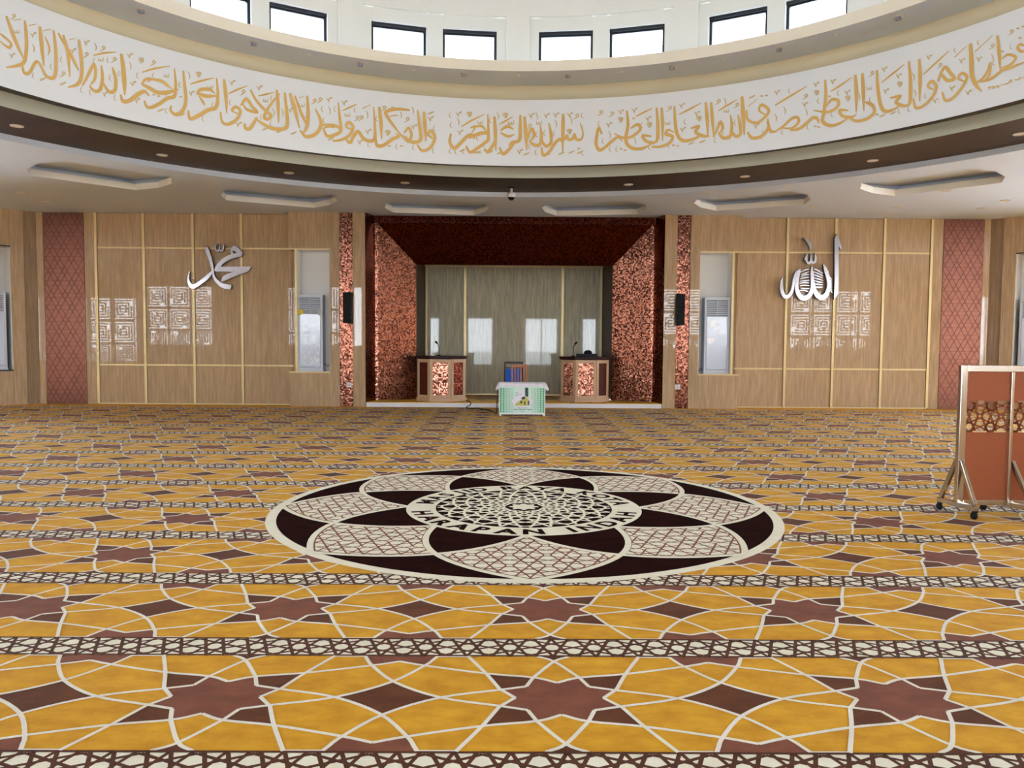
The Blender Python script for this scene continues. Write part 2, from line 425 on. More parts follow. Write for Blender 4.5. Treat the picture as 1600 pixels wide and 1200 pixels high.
for b in range(16):
    for (a0, a1) in ((2.85, 10.15), (12.35, 19.65)):
        wn += 1; B = b*22.5; am = B+(a0+a1)/2
        A = Vector(P3(RR+.12, B+a0, 0)); Bv = Vector(P3(RR+.12, B+a1, 0)); d = (Bv-A).normalized(); w = (Bv-A).length
        nrm = Vector((-math.sin(math.radians(am)), -math.cos(math.radians(am)), 0))
        root = thing('window_%d' % wn, None, 'window', (A+d*w/2)+Vector((0, 0, ZS))); del root['label']; struct(root)
        m = MB(); t = .055
        def fb(u0, u1, z0, z1, dep=.07):
            vs = []
            for z in (z0, z1):
                for (u, k) in ((u0, 0), (u1, 0), (u1, dep), (u0, dep)):
                    vs.append(A+d*u+nrm*(k-.03)+Vector((0, 0, z)))
            m.add(vs, [(0,3,2,1),(4,5,6,7),(0,1,5,4),(1,2,6,5),(2,3,7,6),(3,0,4,7)])
        fb(0, w, ZW-t, ZW, .1); fb(0, w, ZS, ZS+t); fb(0, t, ZS+t, ZW-t); fb(w-t, w, ZS+t, ZW-t)
        fb(t, w-t, ZW-t-.035, ZW-t, .05)
        m.build('window_frame', 'black_frame', root)
        m = MB(); p = [A+d*t, A+d*(w-t)]
        m.add([p[0]+Vector((0,0,ZS+t)), p[1]+Vector((0,0,ZS+t)), p[1]+Vector((0,0,ZW-t)), p[0]+Vector((0,0,ZW-t))], [(0,1,2,3)])
        m.build('pane', 'dimmed_glass', root)

# ---- rear wall behind the camera, with its glazing and square fretwork screens
m = MB(); xs = -30.0; th = .3
for (x0, x1, z0, z1, k) in REARWIN:
    m.box(xs, x0, REAR-th, REAR, -.0024, H+.05); m.box(x0, x1, REAR-th, REAR, -.0024, z0); m.box(x0, x1, REAR-th, REAR, z1, H+.05); xs = x1
m.box(xs, 30, REAR-th, REAR, -.0024, H+.05)
struct(m.build('wall_rear', 'marble_tan'))
def kufic(m, x0, z0, s, y, t, seed, sz=None):   # one fret tile: nested broken squares
    sz = sz or s
    rnd = random.Random(seed)
    def bar(a, b):
        (xa, za), (xb, zb) = a, b
        m.box(x0+min(xa, xb)*s-t/2, x0+max(xa, xb)*s+t/2, y-.02, y+.02, z0+min(za, zb)*sz-t/2, z0+max(za, zb)*sz+t/2)
    bar((0, 0), (1, 0)); bar((0, 1), (1, 1)); bar((0, 0), (0, 1)); bar((1, 0), (1, 1))
    g = .12
    for k in (1, 2, 3):
        a = g*k; b = 1-a; gap = rnd.choice((0, 1, 2, 3))
        for q, (p1, p2) in enumerate((((a, a), (b, a)), ((b, a), (b, b)), ((b, b), (a, b)), ((a, b), (a, a)))):
            if q == gap: p2 = (p1[0]+(p2[0]-p1[0])*.6, p1[1]+(p2[1]-p1[1])*.6)
            bar(p1, p2)
        if k < 3:
            c = rnd.choice(((.5, a, .5, a+g), (.5, b, .5, b-g), (a, .5, a+g, .5), (b, .5, b-g, .5))); bar(c[:2], c[2:])
    bar((.36, .5), (.64, .5))
for i, (x0, x1, z0, z1, k) in enumerate(REARWIN):
    wn += 1
    root = thing('window_%d' % wn, None, 'window', ((x0+x1)/2, REAR, z0)); del root['label']; struct(root)
    m = MB(); t = .07; y0, y1 = REAR-.2, REAR-.1
    m.box(x0, x1, y0, y1, z1-t, z1); m.box(x0, x1, y0, y1, z0, z0+t); m.box(x0, x0+t, y0, y1, z0+t, z1-t); m.box(x1-t, x1, y0, y1, z0+t, z1-t)
    nm = max(1, round((x1-x0)/1.25))
    for j in range(1, nm):
        xm = x0+(x1-x0)*j/nm; m.box(xm-.03, xm+.03, y0, y1, z0+t, z1-t)
    m.build('window_frame', 'black_frame' if not k else 'lamp_rim', root)
    m = MB(); m.add([(x0+t, REAR-.15, z0+t), (x1-t, REAR-.15, z0+t), (x1-t, REAR-.15, z1-t), (x0+t, REAR-.15, z1-t)], [(0, 1, 2, 3)])
    m.build('pane', 'window_glass', root)
    if k:
        m = MB(); s = min(1.28, (x1-x0)/3); zz = z1
        for r in range(3):
            for c in range(round((x1-x0)/s)):
                s2 = min(s, zz-z0)
                kufic(m, x0+c*s+.03*s, zz-s2*.97, s*.94, REAR-.05, .085, i*37+r*5+c, s2*.94)
            zz -= s
            if zz-z0 < .4: break
        m.build('fretwork_screen', 'lamp_rim', root)
# ---- outdoors, seen only as reflections and through the glass
m = MB().box(-90, 90, -90, REAR-th, -.45, -.25).box(-90, -30.4, REAR-th, 60, -.45, -.25).box(30.4, 90, REAR-th, 60, -.45, -.25); struct(m.build('ground', 'pavement'))

# ---- front walls:  u is the distance from the mihrab axis, sx = -1 left / +1 right
def X(u, sx): return CX+sx*u
def ubox(m, u0, u1, y0, y1, z0, z1, sx, mi=0):
    a, b = sorted((X(u0, sx), X(u1, sx))); z0 = -.0024 if z0 == 0 and z1 > .3 else z0; return m.box(a, b, y0, y1, z0, z1, mi)
tn = 4
for sx, side in ((-1, 'left'), (1, 'right')):
    # panelled wall between the copper panel and the projecting block
    m = MB()
    ubox(m, 5.45, 11.67, YW+.03, YW+.3, 0, H, sx)
    zc = [0.02, .985, 3.885, H]; uc = [5.52, 6.78, 7.98, 9.20, 10.38]
    for i in range(4):
        for j in range(3):
            ubox(m, uc[i]+.025, uc[i+1]-.035, YW, YW+.05, zc[j]+.012, zc[j+1]-.012, sx)
    ubox(m, 10.41, 10.655, YW-.03, YW+.05, 0, H, sx)
    ubox(m, 11.675, 11.835, YW-.03, YW+.05, 0, H, sx)
    struct(m.build('wall_front_%s' % side, 'marble_tan', bevel=.004))
    m = MB()
    for u in uc[1:]: ubox(m, u-.03, u+.03, YW-.03, YW+.05, 0.02, H, sx)
    for z in (.985, 3.885): ubox(m, 5.52, 10.38, YW-.012, YW+.05, z-.02, z+.02, sx)
    ubox(m, 5.52, 10.38, YW-.02, YW+.05, 0.0, .03, sx)
    tn += 1; struct(m.build('trim_%d' % tn, 'gold_trim'), 'thin gold strips dividing the marble panels of the %s front wall' % side)
    # projecting block with the air conditioner niche
    n0, n1, za, zb = 4.53, 5.33, .845, 3.835
    m = MB()
    ubox(m, n1, 5.53, YB, YW+.03, zb-.01, H, sx); ubox(m, n0, n1, YB, YW+.4, zb, H, sx)
    ubox(m, n0, 5.53, YB, YW+.4, 0, za, sx)
    ubox(m, 4.30, n0, YB, YW+.4, 0, H, sx)
    ubox(m, 3.66, 3.965, YB, YW+.4, 0, H, sx)
    ubox(m, n1, n1+.06, YB+.03, YW+.4, za, zb, sx)
    struct(m.build('wall_block_%s' % side, 'marble_tan', bevel=.004))
    m = MB(); ubox(m, n0-.0, n1, YB+.40, YW+.4, za, zb, sx); ubox(m, n0, n0+.012, YB+.01, YB+.42, za, zb, sx); ubox(m, n1-.012, n1, YB+.04, YB+.42, za, zb, sx)
    ubox(m, n0, n1, YB+.01, YB+.42, zb-.012, zb, sx)
    struct(m.build('wall_niche_%s' % side, 'niche_white'))
    m = MB(); ubox(m, n0, 5.54, YB-.015, YB+.02, zb-.005, zb+.03, sx); ubox(m, n0, 5.54, YB-.015, YB+.02, za-.02, za+.012, sx)
    ubox(m, n1-.005, n1+.05, YB, YB+.03, za, zb, sx)
    tn += 1; struct(m.build('trim_%d' % tn, 'gold_trim'))
    m = MB(); ubox(m, 3.965, 4.295, YB+.05, YB+.3, 0, H, sx)
    struct(m.build('wall_mosaic_%s' % side, 'mosaic_strip'), 'narrow copper mosaic strip between two marble pilasters, %s of the mihrab' % side)
    # mihrab jamb and splay
    m = MB()
    q = [(3.66, YB), (3.50, 19.85), (3.43, 19.85), (2.52, 20.30), (2.55, 20.34), (3.66, 20.4)]
    m.prism([(X(u, sx), y) for u, y in q], -.0024, H)
    struct(m.build('wall_mihrab_%s' % side, 'mosaic_copper'), 'slanting copper mosaic side of the mihrab, %s' % side)
    # chamfered corner with a second niche
    def cp(t, d=0.):                      # t along the chamfer, d back into the wall
        return (X(11.835+.7071*t+.7071*d, sx), 19.69-.7071*t+.7071*d)
    def cbox(m, t0, t1, d0, d1, z0, z1):
        z0 = -.0024 if z0 == 0 else z0; m.prism([cp(t0, d0), cp(t1, d0), cp(t1, d1), cp(t0, d1)], z0, z1)
    m = MB(); cbox(m, .3, .58, -.02, .6, 0, H); cbox(m, .58, 1.42, 0, .6, 0, .845); cbox(m, .58, 1.42, 0, .6, 3.85, H)
    ts = 1.42
    for (t0, t1) in SIDEWIN:
        cbox(m, ts, t0, 0, .3, 0, H); cbox(m, t0, t1, 0, .3, 0, .3); cbox(m, t0, t1, 0, .3, 4.3, H); ts = t1
    cbox(m, ts, 25.4, 0, .3, 0, H); struct(m.build('wall_corner_%s' % side, 'marble_tan'))
    m = MB(); cbox(m, 0, .3, .0, .3, 0, H); struct(m.build('wall_return_%s' % side, 'marble_dark'))
    m = MB(); cbox(m, .58, .592, .02, .6, .845, 3.85); cbox(m, 1.408, 1.42, .02, .6, .845, 3.85); cbox(m, .58, 1.42, .55, .6, .845, 3.85)
    struct(m.build('wall_alcove_%s' % side, 'niche_white'))
    m = MB(); cbox(m, .58, 1.42, -.02, .05, .83, .86); cbox(m, .58, 1.42, -.02, .05, 3.84, 3.87); tn += 1; struct(m.build('trim_%d' % tn, 'black_frame'))
    for (t0, t1) in SIDEWIN:
        wn += 1; q = cp((t0+t1)/2, .1)
        root = thing('window_%d' % wn, None, 'window', (q[0], q[1], .3)); del root['label']; struct(root)
        m = MB()
        for a, b, z0, z1 in ((t0, t1, .3, .37), (t0, t1, 4.23, 4.3), (t0, t0+.07, .37, 4.23), (t1-.07, t1, .37, 4.23), ((t0+t1)/2-.035, (t0+t1)/2+.035, .37, 4.23)): cbox(m, a, b, .1, .18, z0, z1)
        m.build('window_frame', 'black_frame', root)
        m = MB(); a, b = cp(t0+.07, .14), cp(t1-.07, .14); m.add([(*a, .37), (*b, .37), (*b, 4.23), (*a, 4.23)], [(0, 1, 2, 3)]); m.build('pane', 'window_glass', root)
    # far side wall
    m = MB(); a, b = sorted((sx*30, sx*30.3)); m.box(a, b, REAR, 1.8, -.0024, H); struct(m.build('wall_%s' % side, 'marble_tan'))

# ---- mihrab: header, back, platform
m = MB()
x0, x1 = X(3.52, -1), X(3.52, 1)
m.box(x0, x1, 19.80, 19.90, 4.55, H+.05)
p = [(X(3.43, -1), 19.85, 4.55), (X(3.43, 1), 19.85, 4.55), (X(2.52, 1), 20.30, 3.58), (X(2.52, -1), 20.30, 3.58)]
pt = [(a, b, 4.9) for a, b, c in p]
m.add(p+pt, [(0, 3, 2, 1), (4, 5, 6, 7), (0, 1, 5, 4), (1, 2, 6, 5), (2, 3, 7, 6), (3, 0, 4, 7)])
struct(m.build('wall_mihrab_header', 'mosaic_shaded'), 'copper mosaic canopy, its shade painted in, sloping down over the mihrab')
m = MB(); m.box(X(2.8, -1), X(2.8, 1), 22.25, 22.5, 0, 3.95, 0); m.box(X(2.8, -1), X(2.8, 1), 20.42, 22.5, 3.85, 3.95, 2)
m.box(CX-2.47, CX-1.395, 22.2, 22.26, ZP, 3.71, 0); m.box(CX+1.39, CX+2.47, 22.2, 22.26, ZP, 3.71, 0)
m.box(CX-1.33, CX+1.33, 22.12, 22.26, ZP+.03, 3.71, 1)
for sx in (-1, 1): m.prism([(X(u, sx), y) for u, y in ((2.55, 20.34), (2.50, 22.3), (2.8, 22.3), (2.8, 20.40))], ZP-.02, 3.9, 2)
struct(m.build('wall_mihrab_back', ['marble_grey', 'marble_grey', 'wood_dark']), 'glossy grey marble back wall of the mihrab with gold edges')
m = MB()
for sx in (-1, 1):
    ubox(m, 1.33, 1.40, 22.10, 22.26, ZP, 3.72, sx); ubox(m, 2.43, 2.475, 22.17, 22.26, ZP, 3.72, sx)
m.box(CX-2.5, CX+2.5, 22.10, 22.2, 3.70, 3.74); m.box(CX-1.33, CX+1.33, 22.10, 22.2, ZP, ZP+.035)
tn += 1; struct(m.build('trim_%d' % tn, 'gold_trim'), 'gold edging around the marble panels at the back of the mihrab')
m = MB(); m.box(X(3.64, -1), X(3.64, 1), 19.30, YB+.02, 0, ZP-.02); m.prism([(X(3.64, -1), YB), (X(3.64, 1), YB), (X(3.5, 1), 19.85), (X(3.43, 1), 19.85), (X(2.52, 1), 20.3), (X(2.5, 1), 22.2), (X(2.5, -1), 22.2), (X(2.52, -1), 20.3), (X(3.43, -1), 19.85), (X(3.5, -1), 19.85)], 0, ZP-.02)
struct(m.build('floor_platform', 'step_white', bevel=.006), 'low white platform step of the mihrab')

# ================================================================== CARPET
CO, CRU, CU, CW, CCR, CLB, CBK, CTE = range(8)
CMATS = ['carpet_ochre', 'carpet_rust', 'carpet_umber', 'carpet_white', 'carpet_cream', 'carpet_lattice_brown', 'carpet_black', 'carpet_terracotta']
PX, PY, ST, X0C, Y0C = 1.588, 1.2, .242, .25, 3.553
HF = (PY-ST)/2                           # half height of the ochre field
LA = [(0, .163), (.113, .222), (.354, .268), (.664, .360), (.794, .409)]
LB = [(.15, .120), (.113, .222), (0, .415), (-.085, HF)]
LC = [(.15, .120), (.276, .082), (.55, 0), (.783, -.16), (.927, -.356), (.968, -.44), (.985, -HF)]
LD = [(.205, 0), (.278, .092), (.350, .272), (.448, HF)]
STAR = [(.163*0, .163), (.113, .222), (.15, .120), (.276, .088), (.205, 0)]
def quad_sym(pts): return [[(sx*x, sy*y) for x, y in pts] for sx in (1, -1) for sy in (1, -1)]
def smooth_line(pts, hard):              # sharp at the star notch and at its tip, curved beyond
    return [Vector((p[0], p[1])) for p in pts[:hard]]+catmull([(p[0], p[1], 0) for p in pts[hard:]], 4)
LINES = []
for l, hard in ((LA, 0), (LB, 1), (LC, 0), (LD, 1)):
    for s in quad_sym(l):
        LINES.append([(p[0], p[1]) for p in smooth_line(s, hard)])
STARP = STAR+[(x, -y) for x, y in reversed(STAR[:-1])]+[(-x, -y) for x, y in STAR[1:]]+[(-x, y) for x, y in reversed(STAR[1:-1])]
DARKQ = [[(.15, .120), (.113, .222), (.354, .268), (.276, .086)]]
def carpet_cell(m, ox, oy, z, clip=None):
    T = lambda pts: [(ox+p[0], oy+p[1]) for p in pts]
    if clip: 
        lo, hi = clip
        def keep(pts): return all(lo <= oy+p[1] <= hi for p in pts)
    else: keep = lambda pts: True
    if keep(STARP): add_poly(m, T(STARP), z+.0010, CRU)
    for q in DARKQ:
        for s in quad_sym(q):
            if keep(s): add_poly(m, T(s), z+.0011, CU)
    for s in ([(.794-.236, 0), (.794, .160), (.794+.236, 0), (.794, -.160)],):
        if keep(s): add_poly(m, T(s), z+.0010, CU)
    for sy in (1, -1):
        h = [(.608, sy*HF), (.664, sy*.358), (.794, sy*.409), (.927, sy*.356), (.980, sy*HF)]
        if keep(h): add_poly(m, T(h), z+.0010, CRU)
        t = [(-.085, sy*HF), (0, sy*.415), (.085, sy*HF)]
        if keep(t): add_poly(m, T(t), z+.0011, CU)
        b = [(.448, sy*(HF-.006)), (.603, sy*(HF-.006))]
        for q in (b, [(-x, y) for x, y in b]):
            if keep(q): add_ribbon(m, T(q), .014, z+.00125, CW)
    for il, l in enumerate(LINES):
        if clip: l = [p for p in l if lo <= oy+p[1] <= hi]
        if len(l) > 1: add_ribbon(m, T(l), .0195, z+.0013+.00008*il, CW)
# the interlaced star lattice of the cream stripes, repeated in squares of side 1
LAT = []
for k in range(8):
    a = k*PI/4; b = a+3*PI/4
    LAT.append(((.5+.5*math.cos(a), .5+.5*math.sin(a)), (.5+.5*math.cos(b), .5+.5*math.sin(b))))
q_ = .2071
for (cx_, cy_) in ((0, 0), (1, 0), (0, 1), (1, 1)):
    for k in range(4):
        a = PI/4+k*PI/2; M0 = (cx_+q_*math.cos(a), cy_+q_*math.sin(a))
        for s in (-1, 1):
            bi = a+s*PI/4; X0 = (cx_+.0858*math.cos(bi), cy_+.0858*math.sin(bi))
            if 0 <= M0[0] <= 1 and 0 <= M0[1] <= 1: LAT.append((M0, X0))
def stripe(m, y0, y1, xa, xb, z):
    m.add([(xa, y0, z+.0006), (xb, y0, z+.0006), (xb, y1, z+.0006), (xa, y1, z+.0006)], [(0, 1, 2, 3)], CCR)
    s = PX/7; h = y1-y0; n = int((xb-xa)/s)+1
    for i in range(n):
        ox = xa+i*s
        for il, (a, b) in enumerate(LAT):
            pa = (ox+a[0]*s, y0+min(max(a[1], 0), 1)*h); pb = (ox+b[0]*s, y0+min(max(b[1], 0), 1)*h)
            if max(pa[0], pb[0]) > xb: continue
            add_ribbon(m, [pa, pb], .0185, z+.0008+.00005*il, CLB)
    for y in (y0+.006, y1-.006):
        m.add([(xa, y-.008, z+.0022), (xb, y-.008, z+.0022), (xb, y+.008, z+.0022), (xa, y+.008, z+.0022)], [(0, 1, 2, 3)], CLB)
carpet = thing('prayer_carpet', 'ochre wall-to-wall prayer carpet with rust stars, white lines and cream lattice stripes', 'carpet', (CX, CY, 0))
m = MB(); m.prism(ROOM, -.0066, -.0026, CO)
for r in range(-1, 14):
    yc = Y0C+r*PY
    if yc-PY/2 > 19.2: break
    wx = min(15.2 if yc > 6 else 8.5, 12.4+(19.7-yc))
    n = int(wx/PX)+1
    for c in range(-n, n+1): carpet_cell(m, X0C+c*PX, yc, -.0026, (0, 19.3))
    y0, y1 = yc+HF, yc+PY-HF
    if y1 < 19.28: stripe(m, y0, y1, X0C-n*PX-PX/2, X0C+n*PX+PX/2, -.0026)
m.build('pile', CMATS, carpet)
# the runner on the mihrab platform
m = MB(); PZ = ZP
m.prism([(X(3.62, -1), 19.32), (X(3.62, 1), 19.32), (X(3.62, 1), YB-.005), (X(3.48, 1), 19.85), (X(3.41, 1), 19.86), (X(2.51, 1), 20.3), (X(2.49, 1), 22.08), (X(2.49, -1), 22.08), (X(2.51, -1), 20.3), (X(3.41, -1), 19.86), (X(3.48, -1), 19.85), (X(3.62, -1), YB-.005)], ZP-.02, ZP-.0026, CO)
for r, yc in enumerate((19.32, 20.5, 21.5)):
    for c in range(-1, 2 if r == 0 else 1): carpet_cell(m, X0C+c*PX+(PX/2 if r else 0), yc, ZP-.0026, (19.325, 22.05))
plat = m.build('platform_carpet', CMATS)
tag(plat, 'brown and ochre carpet laid on the raised mihrab platform', 'carpet')

# ---- round medallion woven into the carpet
RM, RI0, RI1 = 2.4476, .868, 1.155
m = MB(); NC = 160
def disc(m, r, z, mi, n=NC): m.add([(CX+r*math.cos(2*PI*i/n), CY+r*math.sin(2*PI*i/n), z) for i in range(n)], [tuple(range(n))], mi)
disc(m, RM, .0030, CCR); disc(m, RM-.095, .0036, CBK)
def pol(r, a): return (r*math.cos(a), r*math.sin(a))
def arc(a0, sgn, n=16):                  # curved line from the lettered ring out to the rim, one petal step round
    r0, r1 = RI1-.02, RM-.06
    rc = 1.87; out = []
    A = Vector(pol(r0, a0)); C = Vector(pol(rc, a0+sgn*PI/8)); B = Vector(pol(r1, a0+sgn*PI/4))
    K = C*2-(A+B)/2                      # quadratic through the crossing point
    return [(A*(1-t)**2+K*2*t*(1-t)+B*t*t) for t in [i/n for i in range(n+1)]]
def inside(p, poly):
    c = False; n = len(poly)
    for i in range(n):
        x1, y1 = poly[i]; x2, y2 = poly[(i+1) % n]
        if (y1 > p[1]) != (y2 > p[1]) and p[0] < (x2-x1)*(p[1]-y1)/(y2-y1)+x1: c = not c
    return c
for k in range(8):
    a = -PI/2+k*PI/4
    i1 = arc(a, 1)[:9]; i2 = arc(a, -1)[:9]
    o1 = arc(a+PI/4, -1)[8:]; o2 = arc(a-PI/4, 1)[8:]
    petal = [tuple(p) for p in i1]+[tuple(p) for p in o1[1:]]+[tuple(p) for p in reversed(o2[:-1])]+[tuple(p) for p in reversed(i2[1:-1])]
    add_poly(m, [(CX+p[0], CY+p[1]) for p in petal], .0042, CCR)
    # lattice inside the petal
    S = .29; e1 = Vector((math.cos(a), math.sin(a))); e2 = Vector((-e1.y, e1.x))
    for iu in range(3, 10):
        for iv in range(-4, 5):
            for il, (p, q) in enumerate(LAT):
                A = e1*((iu+p[0])*S)+e2*((iv-.5+p[1])*S); B = e1*((iu+q[0])*S)+e2*((iv-.5+q[1])*S)
                run = []
                for t in range(9):
                    P = A+(B-A)*(t/8)
                    if inside((P.x, P.y), petal): run.append(P)
                    else:
                        if len(run) > 1: add_ribbon(m, [(CX+x.x, CY+x.y) for x in (run[0], run[-1])], .0145, .0045+.00003*il, CTE)
                        run = []
                if len(run) > 1: add_ribbon(m, [(CX+x.x, CY+x.y) for x in (run[0], run[-1])], .0145, .0045+.00003*il, CTE)
    pc = sum((Vector(p) for p in petal), Vector((0, 0)))/len(petal)
    ins = [pc+(Vector(p)-pc)*.94 for p in petal]; ins.append(ins[0])
    add_ribbon(m, [(CX+p[0], CY+p[1]) for p in ins], .015, .0056, CTE)
    for s in (1, -1): add_ribbon(m, [(CX+p[0], CY+p[1]) for p in arc(a, s)], .052, .0058+.0001*s+.00001*k, CCR)
disc(m, RI1, .0063, CCR); disc(m, RI0, .0068, CBK, 96)
for ir in range(3):                      # interlaced star net bent round the centre
    for ia in range(12):
        for il, (p, q) in enumerate(LAT):
            run = []
            for t in range(5):
                u = p[0]+(q[0]-p[0])*t/4; v = p[1]+(q[1]-p[1])*t/4
                rr = .855*math.exp(-(ir+v)*.5236); aa = (ia+u)*2*PI/12
                run.append((CX+rr*math.cos(aa), CY+rr*math.sin(aa)))
            add_ribbon(m, run, .027-.005*ir, .0071+.00003*il, CCR)
add_poly(m, [(CX+(.165+.028*math.cos(8*t))*math.cos(t)+.004, CY+(.165+.028*math.cos(8*t))*math.sin(t)) for t in [2*PI*i/96 for i in range(96)]], .0083, CBK)
add_poly(m, [(CX+(.128+.022*math.cos(8*t))*math.cos(t), CY+(.128+.022*math.cos(8*t))*math.sin(t)) for t in [2*PI*i/96 for i in range(96)]], .0088, CCR)
m.v = [(a, b, c-.003) for a, b, c in m.v]
med = m.build('medallion', CMATS, carpet)
med['label'] = 'round dark brown and cream flower medallion woven into the carpet'

def glyph(ch, offset=.0, size=1.):       # a letter of the built-in face as flat triangles
    cu = bpy.data.curves.new('letter', 'FONT'); cu.body = ch; cu.size = size; cu.align_x = 'CENTER'; cu.offset = offset; cu.resolution_u = 4
    o = bpy.data.objects.new('letter', cu); COL.objects.link(o)
    bpy.context.view_layer.update()
    me = o.evaluated_get(bpy.context.evaluated_depsgraph_get()).to_mesh()
    vs = [v.co.copy() for v in me.vertices]; fs = [tuple(p.vertices) for p in me.polygons]
    o.evaluated_get(bpy.context.evaluated_depsgraph_get()).to_mesh_clear()
    bpy.data.objects.remove(o); bpy.data.curves.remove(cu)
    return vs, fs
GL = {}
def ring_text(m, txt, a0, a1, r, hgt, top):
    wd = {'I': .5, 'J': .8, ' ': .75, 'M': 1.25, 'N': 1.1, 'H': 1.1, 'D': 1.08, 'O': 1.12, 'K': 1.05}
    ws = [wd.get(c, 1.) for c in txt]; tot = sum(ws); acc = 0
    for c, w in zip(txt, ws):
        a = a0+(a1-a0)*(acc+w/2)/tot; acc += w
        if c == ' ': continue
        if c not in GL: GL[c] = glyph(c, .045)
        vs, fs = GL[c]; out = []
        xs = [v.x for v in vs]; xc = (min(xs)+max(xs))/2
        for v in vs:
            x = (v.x-xc)*hgt*1.36; y = (v.y-.36)*hgt*1.3
            rr = r+(y if top else -y); aa = a+(-x/r if top else x/r)
            out.append((CX+rr*math.cos(aa), CY+rr*math.sin(aa), .0042))
        MB().add(out, [tuple(f) for f in fs], 0).build('letter', 'carpet_black', med)
m = MB()
ring_text(m, 'MASJID RAYA KOTA', math.radians(174), math.radians(6), 1.010, .185, True)
ring_text(m, 'HARAPAN INDAH', math.radians(190), math.radians(350), 1.012, .185, False)

# ================================================================== THINGS
# ---- etched copper wall panels
def copper_panel(sx, label):
    xa, xb = sorted((X(10.66, sx), X(11.67, sx)))
    r = thing('copper_panel', label, 'wall panel', ((xa+xb)/2, YW, 0), None)
    m = MB().box(xa+.004, xb-.004, YW-.035, YW+.02, -.0024, H-.004); m.build('sheet', 'copper_panel', r, bevel=.004)
    m = MB(); d = .30; yy = YW-.0385
    for ang in (60, 120, 0):
        n = Vector((math.cos(math.radians(ang+90)), math.sin(math.radians(ang+90)))); t = Vector((n.y, -n.x))
        for k in range(-30, 40):
            for off in (-.055, .055):
                c = n*(k*d+off); run = None; seg = []
                for q in range(-300, 301):
                    P = c+t*(q*.02)
                    ok = 0.01 < P.x < xb-xa-.01 and .01 < P.y < H-.02
                    if ok: seg.append(P)
                if len(seg) > 1:
                    A, B = seg[0], seg[-1]; w = n*(.006 if ang else .0025)
                    m.add([(xa+p.x, yy, p.y) for p in (A-w, B-w, B+w, A+w)], [(0, 1, 2, 3)])
    m.build('engraved_star_lines', 'copper_line', r)
copper_panel(-1, 'tall copper wall panel etched with star lines at the left end of the front wall')
copper_panel(1, 'tall copper wall panel etched with star lines at the right end of the front wall')

# ---- floor-standing air conditioners
def ac(name, label, mirror=1):
    r = thing(name, label, 'air conditioner', (0, 0, 0), 'floor-standing air conditioners in the wall niches')
    w, d, h = .31, .15, 1.89
    m = MB(); m.box(-w, w, -d+.03, d, .05, h, 0); m.build('body', 'ac_side', r, bevel=.012)
    m = MB(); m.box(-w, -w+.05, -d-.0, -d+.06, .05, h); m.box(w-.05, w, -d, -d+.06, .05, h); m.box(-w+.05, w-.05, -d, -d+.06, h-.07, h); m.box(-w+.05, w-.05, -d+.01, -d+.06, .05, .1)
    m.build('front_frame', 'ac_body', r, bevel=.006)
    m = MB(); m.box(-w+.052, w-.052, -d-.012, -d+.05, .11, h-.47); m.build('front_panel', 'ac_front', r, bevel=.012)
    m = MB(); m.box(-w+.05, w-.05, -d+.045, -d+.058, h-.46, h-.07); g = m.build('grille', 'black_plastic', r)
    m = MB()
    for k in range(7):
        z = h-.115-k*.052; m.bar((-w+.05, -d+.02, z), (w-.05, -d+.02, z), .02, .012, (0, 1, .6))
    m.box(-.006, .006, -d+.0, -d+.04, h-.46, h-.07)
    m.build('louvre', 'ac_body', g)
    m = MB(); m.box(-w-.01, w+.01, -d-.02, d, 0, .05); m.build('base', 'ac_body', r, bevel=.006)
    return r, w, d, h
def flat_ribbon_y(m, pts, w, y, mi=0):   # strip on an upright plane facing the hall
    Lp, Rp = ribbon2(pts, w); n = len(Lp)
    m.add([(p.x, y, p.y) for p in Rp]+[(p.x, y, p.y) for p in Lp], [(i, i+1, i+1+n, i+n) for i in range(n-1)], mi)
AC_L, w, d, h = ac('air_conditioner', 'grey floor-standing air conditioner with white swirl pattern and yellow tag, left of the mihrab')
m = MB(); rnd = random.Random(3)
for k in range(26):
    x = rnd.uniform(-.2, .2); z = rnd.uniform(.16, 1.36) if k > 8 else rnd.uniform(.15, .45); s = rnd.uniform(.03, .07); a0 = rnd.uniform(0, 6); tw = rnd.choice((-1, 1))*rnd.uniform(2.5, 5)
    P = [(min(.235, max(-.235, x+s*(1-.45*t/9)*math.cos(a0+tw*t/9)+.06*(t/9-.5)*math.sin(k))), z+s*1.3*(1-.4*t/9)*math.sin(a0+tw*t/9)+.07*(t/9-.5)) for t in range(10)]
    flat_ribbon_y(m, P, [.004+.013*math.sin(PI*t/9) for t in range(10)], -d-.0145)
m.build('swirl_decal', 'pattern_white', AC_L)  # white swirl strokes laid flat on the front panel
m = MB(); c = (-.225, 1.46)
m.add([(c[0]+.085*math.cos(k*PI/4)*(1 if k % 2 == 0 else .72), -d-.016, c[1]+.085*math.sin(k*PI/4)*(1 if k % 2 == 0 else .72)) for k in range(8)]+[(c[0], -d-.024, c[1])], [(k, (k+1) % 8, 8) for k in range(8)])
m.build('hanging_tag', 'tag_yellow', AC_L)['label'] = 'yellow star-shaped tag'
m = MB(); c = (.235, 1.46)
m.add([(c[0], -d-.016, c[1]-.09), (c[0]+.09, -d-.016, c[1]), (c[0], -d-.016, c[1]+.09), (c[0]-.09, -d-.016, c[1]), (c[0], -d-.026, c[1])], [(0, 1, 4), (1, 2, 4), (2, 3, 4), (3, 0, 4)])
m.build('hanging_tag', 'tag_grey', AC_L)['label'] = 'grey diamond-shaped tag'
m = MB().tube([(.31, .0, .16), (.36, -.02, .17), (.40, -.04, .12), (.42, .1, .16)], .008); m.build('power_cord', 'black_plastic', AC_L)
AC_R, w, d, h = ac('air_conditioner', 'pale grey floor-standing air conditioner with a few white flower prints, right of the mihrab')
